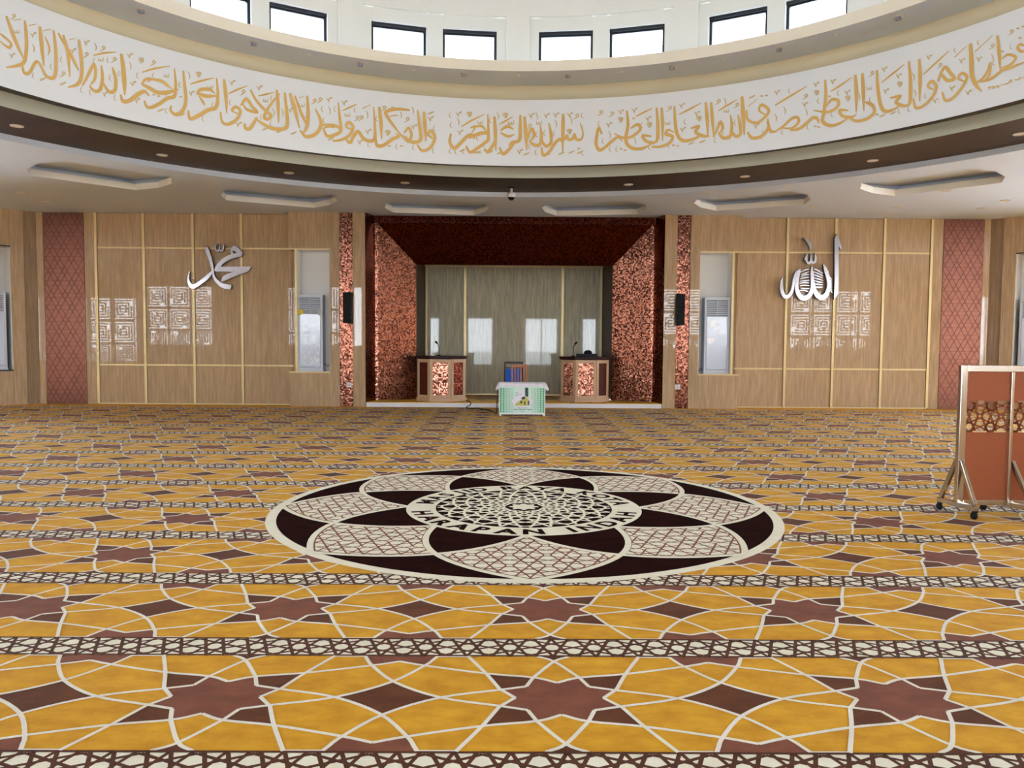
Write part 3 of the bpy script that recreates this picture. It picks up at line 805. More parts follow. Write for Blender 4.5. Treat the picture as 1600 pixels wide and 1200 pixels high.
for (x, z, s) in ((-.10, 1.24, .085), (-.13, 1.17, .06), (.03, 1.22, .035), (.03, 1.02, .05), (-.16, .82, .08), (-.09, .86, .05), (.05, 1.06, .04)):
    m = MB()
    for k in range(6):
        a = k*PI/3+x*9; q = [(x+s*.55*math.cos(a)+s*.5*math.cos(b)*(.7 if abs(math.sin(b-a)) > .7 else 1), z+s*.62*math.sin(a)+s*.55*math.sin(b)) for b in [2*PI*i/10 for i in range(10)]]
        q = [(max(-.25, p[0]), p[1]) for p in q]
        m.add([(p[0], -d-.0145-k*.0002, p[1]) for p in q], [tuple(range(10))])
    m.build('flower_decal', 'pattern_white', AC_R)
m = MB().tube([(-.31, 0, .1), (-.36, -.02, .14), (-.39, .0, .06), (-.41, .1, .1)], .008); m.build('power_cord', 'black_plastic', AC_R)
ZA = .858
AC_L.location = (CX-5.035, YB+.23, ZA); AC_R.location = (CX+5.00, YB+.23, ZA)
for sx in (-1, 1):                       # the two in the corner niches
    src = AC_L if sx < 0 else AC_R
    c = dup(src, (CX+sx*(11.835+.7071*1.0+.7071*.2), 19.69-.7071*1.0+.7071*.2, .862), sx*-PI/4*-1*-1,
            'air conditioner in the corner niche cut by the %s edge of the picture' % ('left' if sx < 0 else 'right'))
    for ch in list(c.children):
        if ch.name.split('.')[0] in ('hanging_tag', 'swirl_decal', 'flower_decal', 'power_cord'): bpy.data.objects.remove(ch)

# ---- column loudspeakers and sockets on the mosaic strips
def speaker(x, y, z0, z1, sx, label):
    r = thing('column_speaker', label, 'speaker', (x, y, z0), 'column loudspeakers beside the mihrab')
    zc = (z0+z1)/2; hh = (z1-z0)/2; m = MB()
    n = 7
    for k in range(n):                   # slightly curved stack
        t = -1+2*k/(n-1); t2 = -1+2*(k+1)/(n-1)
        if k < n-1: m.bar((x-sx*.02*(1-t*t), y-.10+.03*t*t, zc+t*hh), (x-sx*.02*(1-t2*t2), y-.10+.03*t2*t2, zc+t2*hh), .2, .16, (0, 1, 0))
    m.build('cabinet', 'black_plastic', r, bevel=.01)
    m = MB(); m.box(x-.085, x+.085, y-.185, y-.17, z0+.03, z1-.03); m.build('grille', 'rubber_black', r)
    for dz in (-.25, .2): MB().box(x-.03, x+.03, y-.05, YB+.052, zc+dz, zc+dz+.05).build('wall_bracket', 'metal_black', r)
speaker(-3.915, 19.36, 2.05, 2.79, -1, 'slim black column loudspeaker on the copper mosaic strip left of the mihrab')
speaker(4.225, 19.36, 2.05, 2.81, 1, 'slim black column loudspeaker on the copper mosaic strip right of the mihrab')
for (x, z, label, nn) in ((-3.905, .53, 'white socket low on the mosaic strip left of the mihrab', 1), (4.215, .53, 'white socket low on the mosaic strip right of the mihrab', 1)):
    r = thing('wall_socket', label, 'socket', (x, YB+.05, z), 'wall sockets on the mosaic strips')
    m = MB().box(x-.06, x+.06, YB+.035, YB+.055, z-.06, z+.06); m.build('plate', 'white_plastic', r, bevel=.006)
    m = MB(); m.lathe([(0, 0), (.036, 0), (.036, .012), (.03, .012), (.028, .004), (0, .004)], n=20); m.v = [(x+a, YB+.035-c, z+b) for a, b, c in m.v]; m.build('outlet', 'lamp_rim', r)

# ---- lecterns
def lectern(x, y, label, cols):
    r = thing('lectern', label, 'lectern', (x, y, ZP), 'lecterns on the mihrab platform')
    z0 = ZP; hh = 1.10
    P = [(-.27, 0), (.27, 0), (.61, .30), (.61, .62), (-.61, .62), (-.61, .30)]
    T = lambda s: [(x+a*s, y+.31+(b-.31)*s) for a, b in P]
    m = MB(); m.prism(T(.965), z0+.07, z0+hh-.02); m.build('body', 'podium_wood', r)
    m = MB(); m.prism(T(1.03), z0, z0+.085); m.build('plinth', 'podium_wood', r, bevel=.008)
    m = MB(); m.prism(T(1.045), z0+hh-.025, z0+hh+.03); m.prism(T(1.0), z0+hh-.05, z0+hh-.025); m.build('top', 'podium_top', r, bevel=.008)
    Q = [Vector(q) for q in T(.965)]
    for (i, c) in ((5, cols[0]), (0, cols[1]), (1, cols[2])):
        A, B = Q[i], Q[(i+1) % 6]; dv = (B-A).normalized(); nv = Vector((dv.y, -dv.x)); w = (B-A).length
        def slab(m, u0, u1, za, zb, o0, o1):
            vs = [(*(A+dv*u+nv*o), z) for z in (za, zb) for (u, o) in ((u0, o1), (u1, o1), (u1, o0), (u0, o0))]
            m.add(vs, [(0,3,2,1),(4,5,6,7),(0,1,5,4),(1,2,6,5),(2,3,7,6),(3,0,4,7)])
        f = .07
        m = MB(); slab(m, 0, f, z0+.085, z0+hh-.05, -.01, .02); slab(m, w-f, w, z0+.085, z0+hh-.05, -.01, .02); slab(m, f, w-f, z0+hh-.13, z0+hh-.05, -.01, .02); slab(m, f, w-f, z0+.085, z0+.16, -.01, .02)
        fr = m.build('panel_frame', 'podium_wood', r, bevel=.006)
        m = MB(); slab(m, f, w-f, z0+.16, z0+hh-.13, -.005, .004); m.build('mosaic_inset', c, fr)
    return r
lectern(-1.655, 19.42, 'wooden lectern with copper mosaic front and a single microphone, left of the green table', ('podium_dark', 'mosaic_copper', 'mosaic_shaded'))  # side mosaics coloured by how the light falls on each face
lectern(1.955, 19.52, 'wooden lectern with copper mosaic front carrying a black device, right of the green table', ('mosaic_copper', 'mosaic_copper', 'podium_dark'))
ZT = ZP+1.10+.03
def mic(x, y, lean, label):
    r = thing('microphone', label, 'microphone', (x, y, ZT), 'gooseneck microphones on the lecterns')
    m = MB(); m.lathe([(0, ZT+.001), (.055, ZT+.001), (.055, ZT+.02), (.02, ZT+.03), (0, ZT+.03)], (x, y), 20); m.build('base', 'black_plastic', r, True)
    P = catmull([(x, y, ZT+.02), (x+.005, y, ZT+.12), (x-.005*lean, y-.01, ZT+.22), (x+.03*lean, y-.03, ZT+.30)], 5)
    m = MB().tube(P, .009, 8); m.build('gooseneck', 'metal_black', r, True)
    e = P[-1]; m = MB(); m.tube([e, e+Vector((.02*lean, -.01, .03)), e+Vector((.045*lean, -.03, .055)), e+Vector((.06*lean, -.04, .06))], [.012, .026, .026, .008], 10); m.build('foam_windscreen', 'rubber_black', r, True)
mic(-1.72, 19.72, -1, 'black gooseneck microphone standing on the left lectern')
mic(1.66, 19.82, 1, 'black gooseneck microphone standing on the right lectern')
r = thing('control_unit', 'long low black device with a round bump lying on the right lectern', 'device', (1.98, 19.84, ZT))
m = MB().box(1.74, 2.26, 19.74, 19.96, ZT+.001, ZT+.075); m.build('case', 'black_plastic', r, bevel=.012)
m = MB(); m.lathe([(0, ZT+.17), (.05, ZT+.165), (.095, ZT+.13), (.11, ZT+.075)], (2.03, 19.84), 20); m.build('knob', 'rubber_black', r, True)

# ---- table with cloth and banner
TX0, TX1, TY0, TY1, TZ = -.185, .835, 17.08, 17.62, .715
r = thing('table', 'small white-legged table under a white cloth in front of the mihrab', 'table', ((TX0+TX1)/2, (TY0+TY1)/2, 0))
m = MB().box(TX0, TX1, TY0, TY1, TZ-.03, TZ); m.build('tabletop', 'white_plastic', r, bevel=.004)
for x in (TX0+.035, TX1-.035):
    for y in (TY0+.04, TY1-.04):
        lg = MB().box(x-.022, x+.022, y-.022, y+.022, .05, TZ-.03).build('leg', 'white_plastic', r, bevel=.003)
        m = MB(); m.lathe([(0, 0), (.024, .004), (.03, .025), (.024, .05), (0, .052)], (x, y), 14); m.build('foot', 'white_plastic', lg, True)
# cloth: a sheet draped over the top with loose hanging edges
m = MB(); nx, ny = 44, 26; ex, eyf = .085, .115
g = []
for j in range(ny+1):
    for i in range(nx+1):
        u = -ex*1.25+(TX1-TX0+2.5*ex)*i/nx; v = -eyf*1.1+(TY1-TY0+2.2*eyf)*j/ny
        ox = max(0, -u, u-(TX1-TX0)); oy = max(0, -v, v-(TY1-TY0)); o = math.hypot(ox, oy)
        x = TX0+min(max(u, 0), TX1-TX0)+(-1 if u < 0 else 1)*(min(ox, .012)+max(0, ox-.012)*(.45 if oy == 0 else .6))
        y = TY0+min(max(v, 0), TY1-TY0)+(-1 if v < 0 else 1)*(min(oy, .012)+max(0, oy-.012)*.10+(.010*math.sin(u*38)*min(1, oy/.05) if oy > 0 else 0))
        z = TZ+.006-max(0, max(ox, oy)-.008)*(.95 if ox == 0 or oy == 0 else 1.25)
        g.append((x, y, z))
m.add(g, [(j*(nx+1)+i, j*(nx+1)+i+1, (j+1)*(nx+1)+i+1, (j+1)*(nx+1)+i) for j in range(ny) for i in range(nx)])
cl = m.build('tablecloth', 'cloth_white', smooth=True); so = cl.modifiers.new('thick', 'SOLIDIFY'); so.thickness = .003; so.offset = 1
tag(cl, 'plain white cloth draped over the small table', 'tablecloth')
BZ0, BZ1, BY = .065, .655, TY0-.045
BX0, BX1 = -.165, .815
r = thing('banner', 'mint green printed banner with a mosque picture hanging on the table front', 'banner', ((BX0+BX1)/2, BY, BZ0))
m = MB().box(BX0, BX1, BY, BY+.006, BZ0, BZ1); m.build('sheet', 'banner_mint', r)
BC = (BX0+BX1)/2
for side in (-1, 1):                     # interlaced green borders, denser towards the outside
    m = MB()
    for c in range(5):
        xx = BC+side*(.465-c*.062); w = .013-.0022*c
        n = 11
        for k in range(n):
            z = BZ0+.02+(BZ1-BZ0-.05)*(k+.5)/n; hz = (BZ1-BZ0-.05)/n/2
            for (a, b) in (((-.026, 0), (0, hz*.9)), ((0, hz*.9), (.026, 0)), ((.026, 0), (0, -hz*.9)), ((0, -hz*.9), (-.026, 0))):
                flat_ribbon_y(m, [(xx+a[0], z+a[1]), (xx+b[0], z+b[1])], w, BY-.0012)
            if c < 2: m.add([(xx+.011*math.cos(q*PI/2), BY-.0012, z+.013*math.sin(q*PI/2)) for q in range(4)], [(0, 1, 2, 3)])
    m.build('lattice_border', 'banner_green', r)
m = MB(); dc = [(BC-.235, .33), (BC-.10, .505), (BC-.05, .60), (BC+.05, .60), (BC+.10, .505), (BC+.245, .33), (BC+.15, .20), (BC-.15, .20)]
m.add([(p[0], BY-.0016, p[1]) for p in dc], [tuple(range(8))]); m.build('pale_field', 'banner_pale', r)
m = MB(); yy = BY-.0022
def bpoly(m, pts, mi, y=yy): 
    tri = tessellate_polygon([[Vector((p[0], p[1], 0)) for p in pts]]); m.add([(p[0], y, p[1]) for p in pts], tri, mi)
def bp_(px, pz): return (BX0+(px-390)/(1105-390)*(BX1-BX0), BZ1-(pz-575)/(975-575)*(BZ1-BZ0))
bpoly(m, [bp_(*q) for q in ((790, 600), (800, 590), (835, 590), (845, 605), (845, 730), (795, 720))], 1)
bpoly(m, [bp_(*q) for q in ((635, 855), (640, 830), (690, 795), (735, 770), (780, 760), (800, 730), (850, 745), (855, 855))], 0)
bpoly(m, [bp_(*q) for q in ((735, 765), (740, 740), (760, 725), (785, 722), (800, 740), (785, 762))], 1, yy-.0004)
bpoly(m, [bp_(*q) for q in ((718, 795), (748, 780), (748, 825), (720, 825))], 1, yy-.0004)
bpoly(m, [bp_(*q) for q in ((775, 800), (795, 790), (800, 850), (785, 850))], 1, yy-.0004)
bpoly(m, [bp_(*q) for q in ((840, 790), (862, 780), (862, 855), (840, 855))], 1, yy-.0004)
bpoly(m, [bp_(*q) for q in ((635, 858), (862, 858), (862, 845), (635, 850))], 0, yy-.0006)
m.build('mosque_picture', ['banner_olive', 'banner_dark'], r)
m = MB()
def banner_text(txt, xc, z, hgt, adv):
    for i, c in enumerate(txt):
        if c == ' ': continue
        if c not in GL: GL[c] = glyph(c, .035)
        vs, fs = GL[c]; xs = [v.x for v in vs]; x0 = (min(xs)+max(xs))/2
        m.add([(xc+(i-(len(txt)-1)/2)*adv+(v.x-x0)*hgt*1.2, BY-.0026, z+v.y*hgt*1.35) for v in vs], fs)
banner_text('MASJID RAYA', BC+.01, bp_(0, 897)[1], .020, .0195); m.build('title_line', 'banner_ink', r); m = MB()
banner_text('KOTA HARAPAN INDAH', BC+.01, bp_(0, 922)[1], .024, .0215); m.build('caption_line', 'banner_ink', r); m = MB()
for (pz, x0, x1) in ((948, 722, 792), (665, 640, 690), (688, 640, 748), (706, 640, 692)):
    a = bp_(x0, pz); b = bp_(x1, pz); k = int((b[0]-a[0])/.012)
    for q in range(k): m.box(a[0]+q*.012, a[0]+q*.012+.008, BY-.0026, BY-.001, a[1]-.005, a[1]+.005)
m.build('small_print', 'banner_ink', r)
m = MB()
m.box(BX0-.012, BX0+.004, BY-.004, BY+.008, BZ0-.01, BZ1); m.box(BX1-.004, BX1+.012, BY-.004, BY+.008, BZ0-.01, BZ1); m.box(BX0-.012, BX1+.012, BY-.004, BY+.008, BZ0-.015, BZ0+.004)
m.build('hem', 'white_plastic', r)

# ---- two chairs behind the table
r = thing('chair', 'wooden chair with a slatted back behind the small table', 'chair', (.29, 18.0, 0))
m = MB()
cx0, cx1, yb = .09, .47, 18.18
m.box(cx0, cx1, 17.76, 18.16, .41, .45); m.build('seat', 'wood_chair', r, bevel=.008)
for (x, y, zt) in ((cx0+.02, 17.79, .41), (cx1-.02, 17.79, .41), (cx0+.02, yb, 1.08), (cx1-.02, yb, 1.08)):
    MB().box(x-.02, x+.02, y-.02, y+.02, 0, zt).build('leg', 'wood_chair', r, bevel=.004)
m = MB(); m.box(cx0, cx1, yb-.022, yb+.022, 1.03, 1.105); m.box(cx0+.04, cx1-.04, yb-.015, yb+.015, .55, .60); m.build('back_rail', 'wood_chair', r, bevel=.006)
for k in range(4):
    x = cx0+.085+k*.07; MB().box(x-.016, x+.016, yb-.01, yb+.01, .6, 1.03).build('slat', 'wood_chair', r, bevel=.003)
r = thing('chair', 'black framed chair with a blue back, left behind the wooden chair', 'chair', (.14, 18.62, 0))
m = MB(); a0, a1, yb = -.075, .375, 18.82
m.box(a0+.02, a1-.02, 18.40, 18.80, .42, .48); m.build('seat', 'fabric_blue', r, bevel=.02)
for (x, y, zt) in ((a0+.015, 18.42, .44), (a1-.015, 18.42, .44), (a0+.015, yb, 1.12), (a1-.015, yb, 1.12)):
    MB().tube([(x, y, 0), (x, y, zt)], .014, 8).build('leg', 'metal_black', r)
m = MB(); m.box(a0, a1, yb-.016, yb+.016, 1.10, 1.145); m.box(a0, a1, yb-.012, yb+.012, .985, 1.01); m.build('back_frame', 'metal_black', r, bevel=.004)
m = MB(); m.box(a0+.035, a1-.035, yb-.025, yb+.012, .58, .975); m.build('backrest', 'fabric_blue', r, bevel=.015)

# ---- cable from the left lectern to the table
P = catmull([(-1.05, 20.35, ZP+.012), (-1.02, 19.62, ZP+.012), (-.92, 19.36, ZP+.014), (-.90, 19.27, .07), (-1.0, 19.10, .012), (-.86, 18.85, .012), (-.70, 18.95, .012), (-.62, 18.75, .012), (-.45, 18.5, .012), (-.30, 17.9, .012), (-.24, 17.55, .02), (-.225, 17.5, .3), (-.215, 17.45, .60)], 8)
tag(MB().tube(P, .011, 6).build('power_cable', 'rubber_black', smooth=True), 'thin black cable running from the left lectern over the step to the table', 'cable')

# ---- rolling partition screen
r = thing('room_divider', 'copper partition screen in a steel frame on castors at the right edge', 'partition', (4.8, 7.48, 0))
Y0 = 7.48; PXS = (4.355, 4.812, 5.24); zt, zb = 1.445, .14
def spost(x, w, nm): MB().box(x-w/2, x+w/2, Y0-.03, Y0+.03, .10, zt).build(nm, 'steel', r, bevel=.004)
spost(PXS[0], .062, 'post'); spost(PXS[2], .062, 'post')
MB().box(PXS[1]-.014, PXS[1]+.014, Y0-.045, Y0+.02, .10, zt-.062).build('mullion', 'steel', r, bevel=.003)
MB().box(PXS[0]+.031, PXS[2]-.031, Y0-.03, Y0+.03, zt-.062, zt).build('top_rail', 'steel', r, bevel=.004)
MB().box(PXS[0]+.031, PXS[2]-.031, Y0-.028, Y0+.028, .10, .15).build('bottom_rail', 'steel', r, bevel=.004)
for (a, b) in ((PXS[0]+.031, PXS[1]-.014), (PXS[1]+.014, PXS[2]-.031)):
    lo, hi = .80, 1.105
    m = MB(); m.box(a, b, Y0-.008, Y0+.008, .15, lo); m.box(a, b, Y0-.008, Y0+.008, hi, zt-.062)
    pn = m.build('panel', 'partition_copper', r)
    m = MB(); s = (b-a)/2.0                # openwork star band
    S = .205
    for iu in range(-1, 3):
        for iv in range(-1, 3):
            for (p, q) in LAT:
                A = Vector((a-.06+(iu+p[0])*S, lo-.05+(iv+p[1])*S)); B = Vector((a-.06+(iu+q[0])*S, lo-.05+(iv+q[1])*S))
                run = [A+(B-A)*(t/10) for t in range(11)]; run = [v for v in run if a <= v.x <= b and lo <= v.y <= hi]
                if len(run) > 1 and (run[-1]-run[0]).length > .01: m.bar((run[0].x, Y0, run[0].y), (run[-1].x, Y0, run[-1].y), .0145, .014, (0, 1, 0))
    m.build('star_fretwork', 'partition_copper', pn)
def foot(x, dx):
    F0 = Vector((x+dx*.21+.03, Y0-.23, .105)); F1 = Vector((x-dx*.21-.03, Y0+.23, .105)); c = Vector((x, Y0, .105))
    ft = MB().bar(F0, F1, .055, .045).build('foot_bar', 'steel', r, bevel=.004)
    for e in (F0, F1):
        MB().bar(e+(c-e)*.12+Vector((0, 0, .03)), c+(e-c)*.10+Vector((0, 0, .42)), .05, .03, (1, 0, 0)).build('brace', 'steel', r, bevel=.003)
        q = e+(c-e)*.08
        k = MB().lathe([(0, .083), (.026, .083), (.026, .066), (.012, .064), (.012, .05), (0, .05)], (q.x, q.y), 14).build('castor', 'rubber_black', r)
        w = MB(); w.lathe([(0, -.02), (.028, -.02), (.034, -.012), (.034, .012), (.028, .02), (0, .02)], n=18); w.v = [(q.x+c_, q.y+.012+a_, .035+b_) for a_, b_, c_ in w.v]; w.build('wheel', 'rubber_black', k, True)
foot(PXS[0]-.01, .1); foot(PXS[1]+.02, .35); foot(PXS[2], .1)

# ---- big silver letters on the marble walls
def solid_poly(m, outer, holes, y0, y1, mi_face=0, mi_side=1):
    loops = [outer]+holes; flat = [p for l in loops for p in l]; n = len(flat)
    tri = tessellate_polygon([[Vector((p[0], p[1], 0)) for p in l] for l in loops])
    m.add([(p[0], y0, p[1]) for p in flat], tri, mi_face)
    k = 0
    for l in loops:
        q = len(l); m.add([(p[0], y0, p[1]) for p in l]+[(p[0], y1, p[1]) for p in l], [(i, (i+1) % q, (i+1) % q+q, i+q) for i in range(q)], mi_side)
def solid_ribbon(m, pts, ws, y0, y1):
    Q = catmull([(p[0], p[1], w) for p, w in zip(pts, ws)], 7)
    Lp, Rp = ribbon2([(q.x, q.y) for q in Q], [max(.004, q.z) for q in Q])
    poly = [(p.x, p.y) for p in Lp]+[(p.x, p.y) for p in reversed(Rp)]; n = len(Lp)
    m.add([(p.x, y0, p.y) for p in Lp]+[(p.x, y0, p.y) for p in Rp], [(i, i+1, n+i+1, n+i) for i in range(n-1)], 0)
    q = len(poly); m.add([(p[0], y0, p[1]) for p in poly]+[(p[0], y1, p[1]) for p in poly], [(i, (i+1) % q, (i+1) % q+q, i+q) for i in range(q)], 1)
YL0, YL1 = YW-.13, YW-.05
def wp(x, y):
    p = at_y(x, y, YL0); return (p.x, p.z)
def smooth_poly(pts, corners):           # rounded outline with the listed points kept sharp
    n = len(pts); out = []
    for i in range(n):
        p0, p1, p2, p3 = [Vector(pts[(i+k) % n]) for k in (-1, 0, 1, 2)]
        if i in corners: p0 = p1*2-p2
        if (i+1) % n in corners: p3 = p2*2-p1
        for k in range(4):
            t = k/4; out.append(tuple(.5*((2*p1)+(p2-p0)*t+(2*p0-5*p1+4*p2-p3)*t*t+(3*p1-p0-3*p2+p3)*t*t*t)))
    return out
r = thing('wall_letters', 'silver Arabic name in joined letters with a crossing tail, on the left marble wall', 'lettering', (at_y(340, 450, YL0).x, YL0, 2.9))
c5 = lambda P: [wp(280+x/10, 360+y/10) for x, y in P]
m = MB()
solid_poly(m, smooth_poly(c5([(850,240),(900,255),(985,340),(990,368),(970,402),(870,428),(780,460),(705,505),(640,565),(590,612),(550,632),(545,618),(570,560),(610,500),(680,438),(760,395),(812,372),(800,330),(818,268)]), {3, 4, 10, 12, 16}), [c5([(830,310),(868,326),(900,346),(845,362)])], YL0, YL1)
solid_poly(m, smooth_poly(c5([(550,606),(590,565),(1100,565),(1115,575),(1080,635),(930,690),(780,755),(690,795),(652,800),(662,760),(690,712),(760,676),(850,645),(560,642)]), {0, 1, 2, 3, 4, 8, 12, 13}), [], YL0+.006, YL1)
solid_poly(m, smooth_poly(c5([(430,245),(470,310),(510,440),(535,560),(550,680),(580,750),(640,800),(720,835),(815,850),(805,917),(740,915),(660,890),(580,820),(530,740),(505,620),(480,520),(450,430),(410,330),(412,285)]), {0, 8, 9, 17}), [], YL0-.006, YL1)
solid_poly(m, smooth_poly(c5([(505,630),(510,680),(440,765),(350,835),(260,895),(205,912),(150,872),(125,800),(130,720),(155,640),(166,645),(152,730),(162,790),(190,830),(230,838),(310,790),(400,720),(480,650)]), {0, 9, 10}), [], YL0+.004, YL1)
m.build('name', ['silver_letter', 'silver_edge'], r)
m = MB(); s = 10*FPX/YL0
solid_ribbon(m, c5([(592,210),(562,250),(572,305),(602,322),(626,290),(630,212)]), [.012, .024, .034, .034, .026, .012], YL0, YL1)
solid_ribbon(m, c5([(626,290),(652,322),(684,300),(692,250),(680,205)]), [.02, .034, .034, .026, .012], YL0, YL1)
m.build('doubling_mark', ['silver_letter', 'silver_edge'], r)
for (x, y) in ((865, 435), (310, 770), (195, 770), (390, 845)):
    q = wp(280+x/10, 360+y/10); MB().tube([(q[0], YL0+.02, q[1]), (q[0], YW, q[1])], .012, 8).build('mounting_stud', 'silver_edge', r)
r = thing('wall_letters', 'silver Arabic word with a tall upright stroke, on the right marble wall', 'lettering', (at_y(1268, 450, YL0).x, YL0, 2.9))
c6 = lambda P: [wp(1200+x/8.571, 350+y/8.571) for x, y in P]
k6 = YL0/FPX/8.571
m = MB()
solid_poly(m, smooth_poly(c6([(925,132),(940,150),(988,318),(976,342),(945,292),(948,600),(940,900),(932,945),(890,1008),(886,990),(893,700),(892,192)]), set(range(12))-{6}), [], YL0, YL1)
def c6r(P, W_, dy=0.): solid_ribbon(m, c6(P), [w*k6 for w in W_], YL0+dy, YL1)
c6r([(742,535),(775,620),(800,700),(818,800),(808,880),(775,955),(715,985),(655,945),(620,870),(605,780)], [8, 48, 50, 48, 50, 60, 66, 60, 50, 44])
c6r([(590,558),(592,640),(596,740),(598,840),(578,920),(530,980),(465,990),(410,940),(386,860),(390,760),(412,660),(436,606)], [6, 40, 46, 50, 54, 58, 66, 58, 48, 44, 40, 10], .004)
c6r([(436,606),(385,660),(352,740),(335,850),(308,930),(255,975),(210,950),(186,880),(182,790),(198,706)], [10, 42, 34, 38, 44, 50, 50, 44, 34, 6], .008)
m.add([*[(p[0], YL0-.004, p[1]) for p in c6([(775,600),(815,640),(812,668),(790,650)])]], [(0, 1, 2, 3)], 0)
m.build('word', ['silver_letter', 'silver_edge'], r)
m = MB()
c6r([(478,186),(520,215),(556,265),(572,310),(563,358)], [14, 36, 40, 32, 6])
m.build('short_upright_mark', ['silver_letter', 'silver_edge'], r)
m = MB()
c6r([(485,490),(515,440),(528,395)], [8, 26, 10]); c6r([(522,440),(520,500),(550,525),(578,490),(576,400)], [16, 28, 32, 30, 10], .003); c6r([(576,470),(600,520),(632,500),(640,440),(625,385)], [20, 28, 30, 26, 8], .005)
m.build('doubling_mark', ['silver_letter', 'silver_edge'], r)
def wstrip(P, ws):
    m = MB(); solid_ribbon(m, P, ws, YL0+.03, YL0+.05); m.build('wavy_strip', ['silver_letter', 'silver_edge'], r)
rnd = random.Random(5)             # wavy reflective strips set behind the two middle strokes
for j in range(9):
    y = 612+j*34
    a, b = (438+10*math.sin(j), 560) if j < 8 else (430, 545)
    wstrip(c6([(a, y+34-4*j), ((a+b)/2, y+6+8*math.sin(j*2)), (b, y-12+6*j*.6)]), [.02, .035, .02])
    if j < 7: wstrip(c6([(622, y-14+6*j), (680, y+12+3*j), (740, y+52-4*j)]), [.02, .038, .02])
    if 2 < j < 9: wstrip(c6([(812, y-10), (840, y+4), (866, y+36)]), [.015, .028, .012])

# ================================================================== GOLD INSCRIPTION ON THE WHITE BAND
RINS = RBN-.006
def on_band(x, y):                       # photo pixel -> (arc length, height, metres per pixel) on the band
    r = ray(x, y); a = r.x*r.x+r.y*r.y; b = -2*(r.x*CX+r.y*CY); c = CX*CX+CY*CY-RINS*RINS
    t = (-b+math.sqrt(b*b-4*a*c))/(2*a); p = r*t
    return RINS*math.atan2(p.x-CX, p.y-CY), p.z+CAMZ, t/FPX
def band_strip(m, pts, ws, mi, dr=0.):
    Q = catmull([(p[0], p[1], w) for p, w in zip(pts, ws)], 5)
    Lp, Rp = ribbon2([(q.x, q.y) for q in Q], [max(.003, q.z) for q in Q]); n = len(Lp)
    f = lambda p: (CX+(RINS-dr)*math.sin(p.x/RINS), CY+(RINS-dr)*math.cos(p.x/RINS), p.y)
    m.add([f(p) for p in Rp]+[f(p) for p in Lp], [(i, i+1, i+1+n, i+n) for i in range(n-1)], mi)
def pen(m, off, pts, w, mi=0, head=None, dr=0.):
    B = [on_band(off+x/4, y/4) for x, y in pts]; n = len(B); ws = []
    for i, b in enumerate(B):
        t = i/(n-1); k = min(1, .55+t*2.2, .35+(1-t)*2.6)
        if head: k = min(1.1, .7+t*3, .30+(1-t)*2.2)
        ws.append(w/4*b[2]*k)
    band_strip(m, B, ws, mi, dr)
MARKS = {
 'v': [[(-16, -14), (-4, 2), (0, 16)], [(0, 14), (4, -8), (18, -16), (14, -6)]],
 'c': [[(2, -18), (-6, -2), (-4, 12), (8, 18)]],
 'i': [[(-8, -24), (2, -6), (4, 10), (0, 26)]],
 'w': [[(-16, -8), (-14, 8), (-4, 10), (0, -6)], [(0, -4), (4, 10), (14, 8), (16, -14)]],
 'o': [[(-20, 16), (2, 4), (12, -8), (4, -16), (-6, -8), (4, 0), (14, -4)]],
 'b': [[(-14, -8), (0, -12), (14, -10), (12, 2), (0, 8)], [(-12, 2), (4, 0), (10, 8), (-4, 18)]],
 's': [[(-20, 8), (0, 0), (20, -9)]],
 'd': [[(-9, 0), (9, 0)]],
}
MW = {'v': 6, 'c': 4.5, 'i': 5.5, 'w': 5, 'o': 6, 'b': 9, 's': 9, 'd': 17}
A_ = 'A'
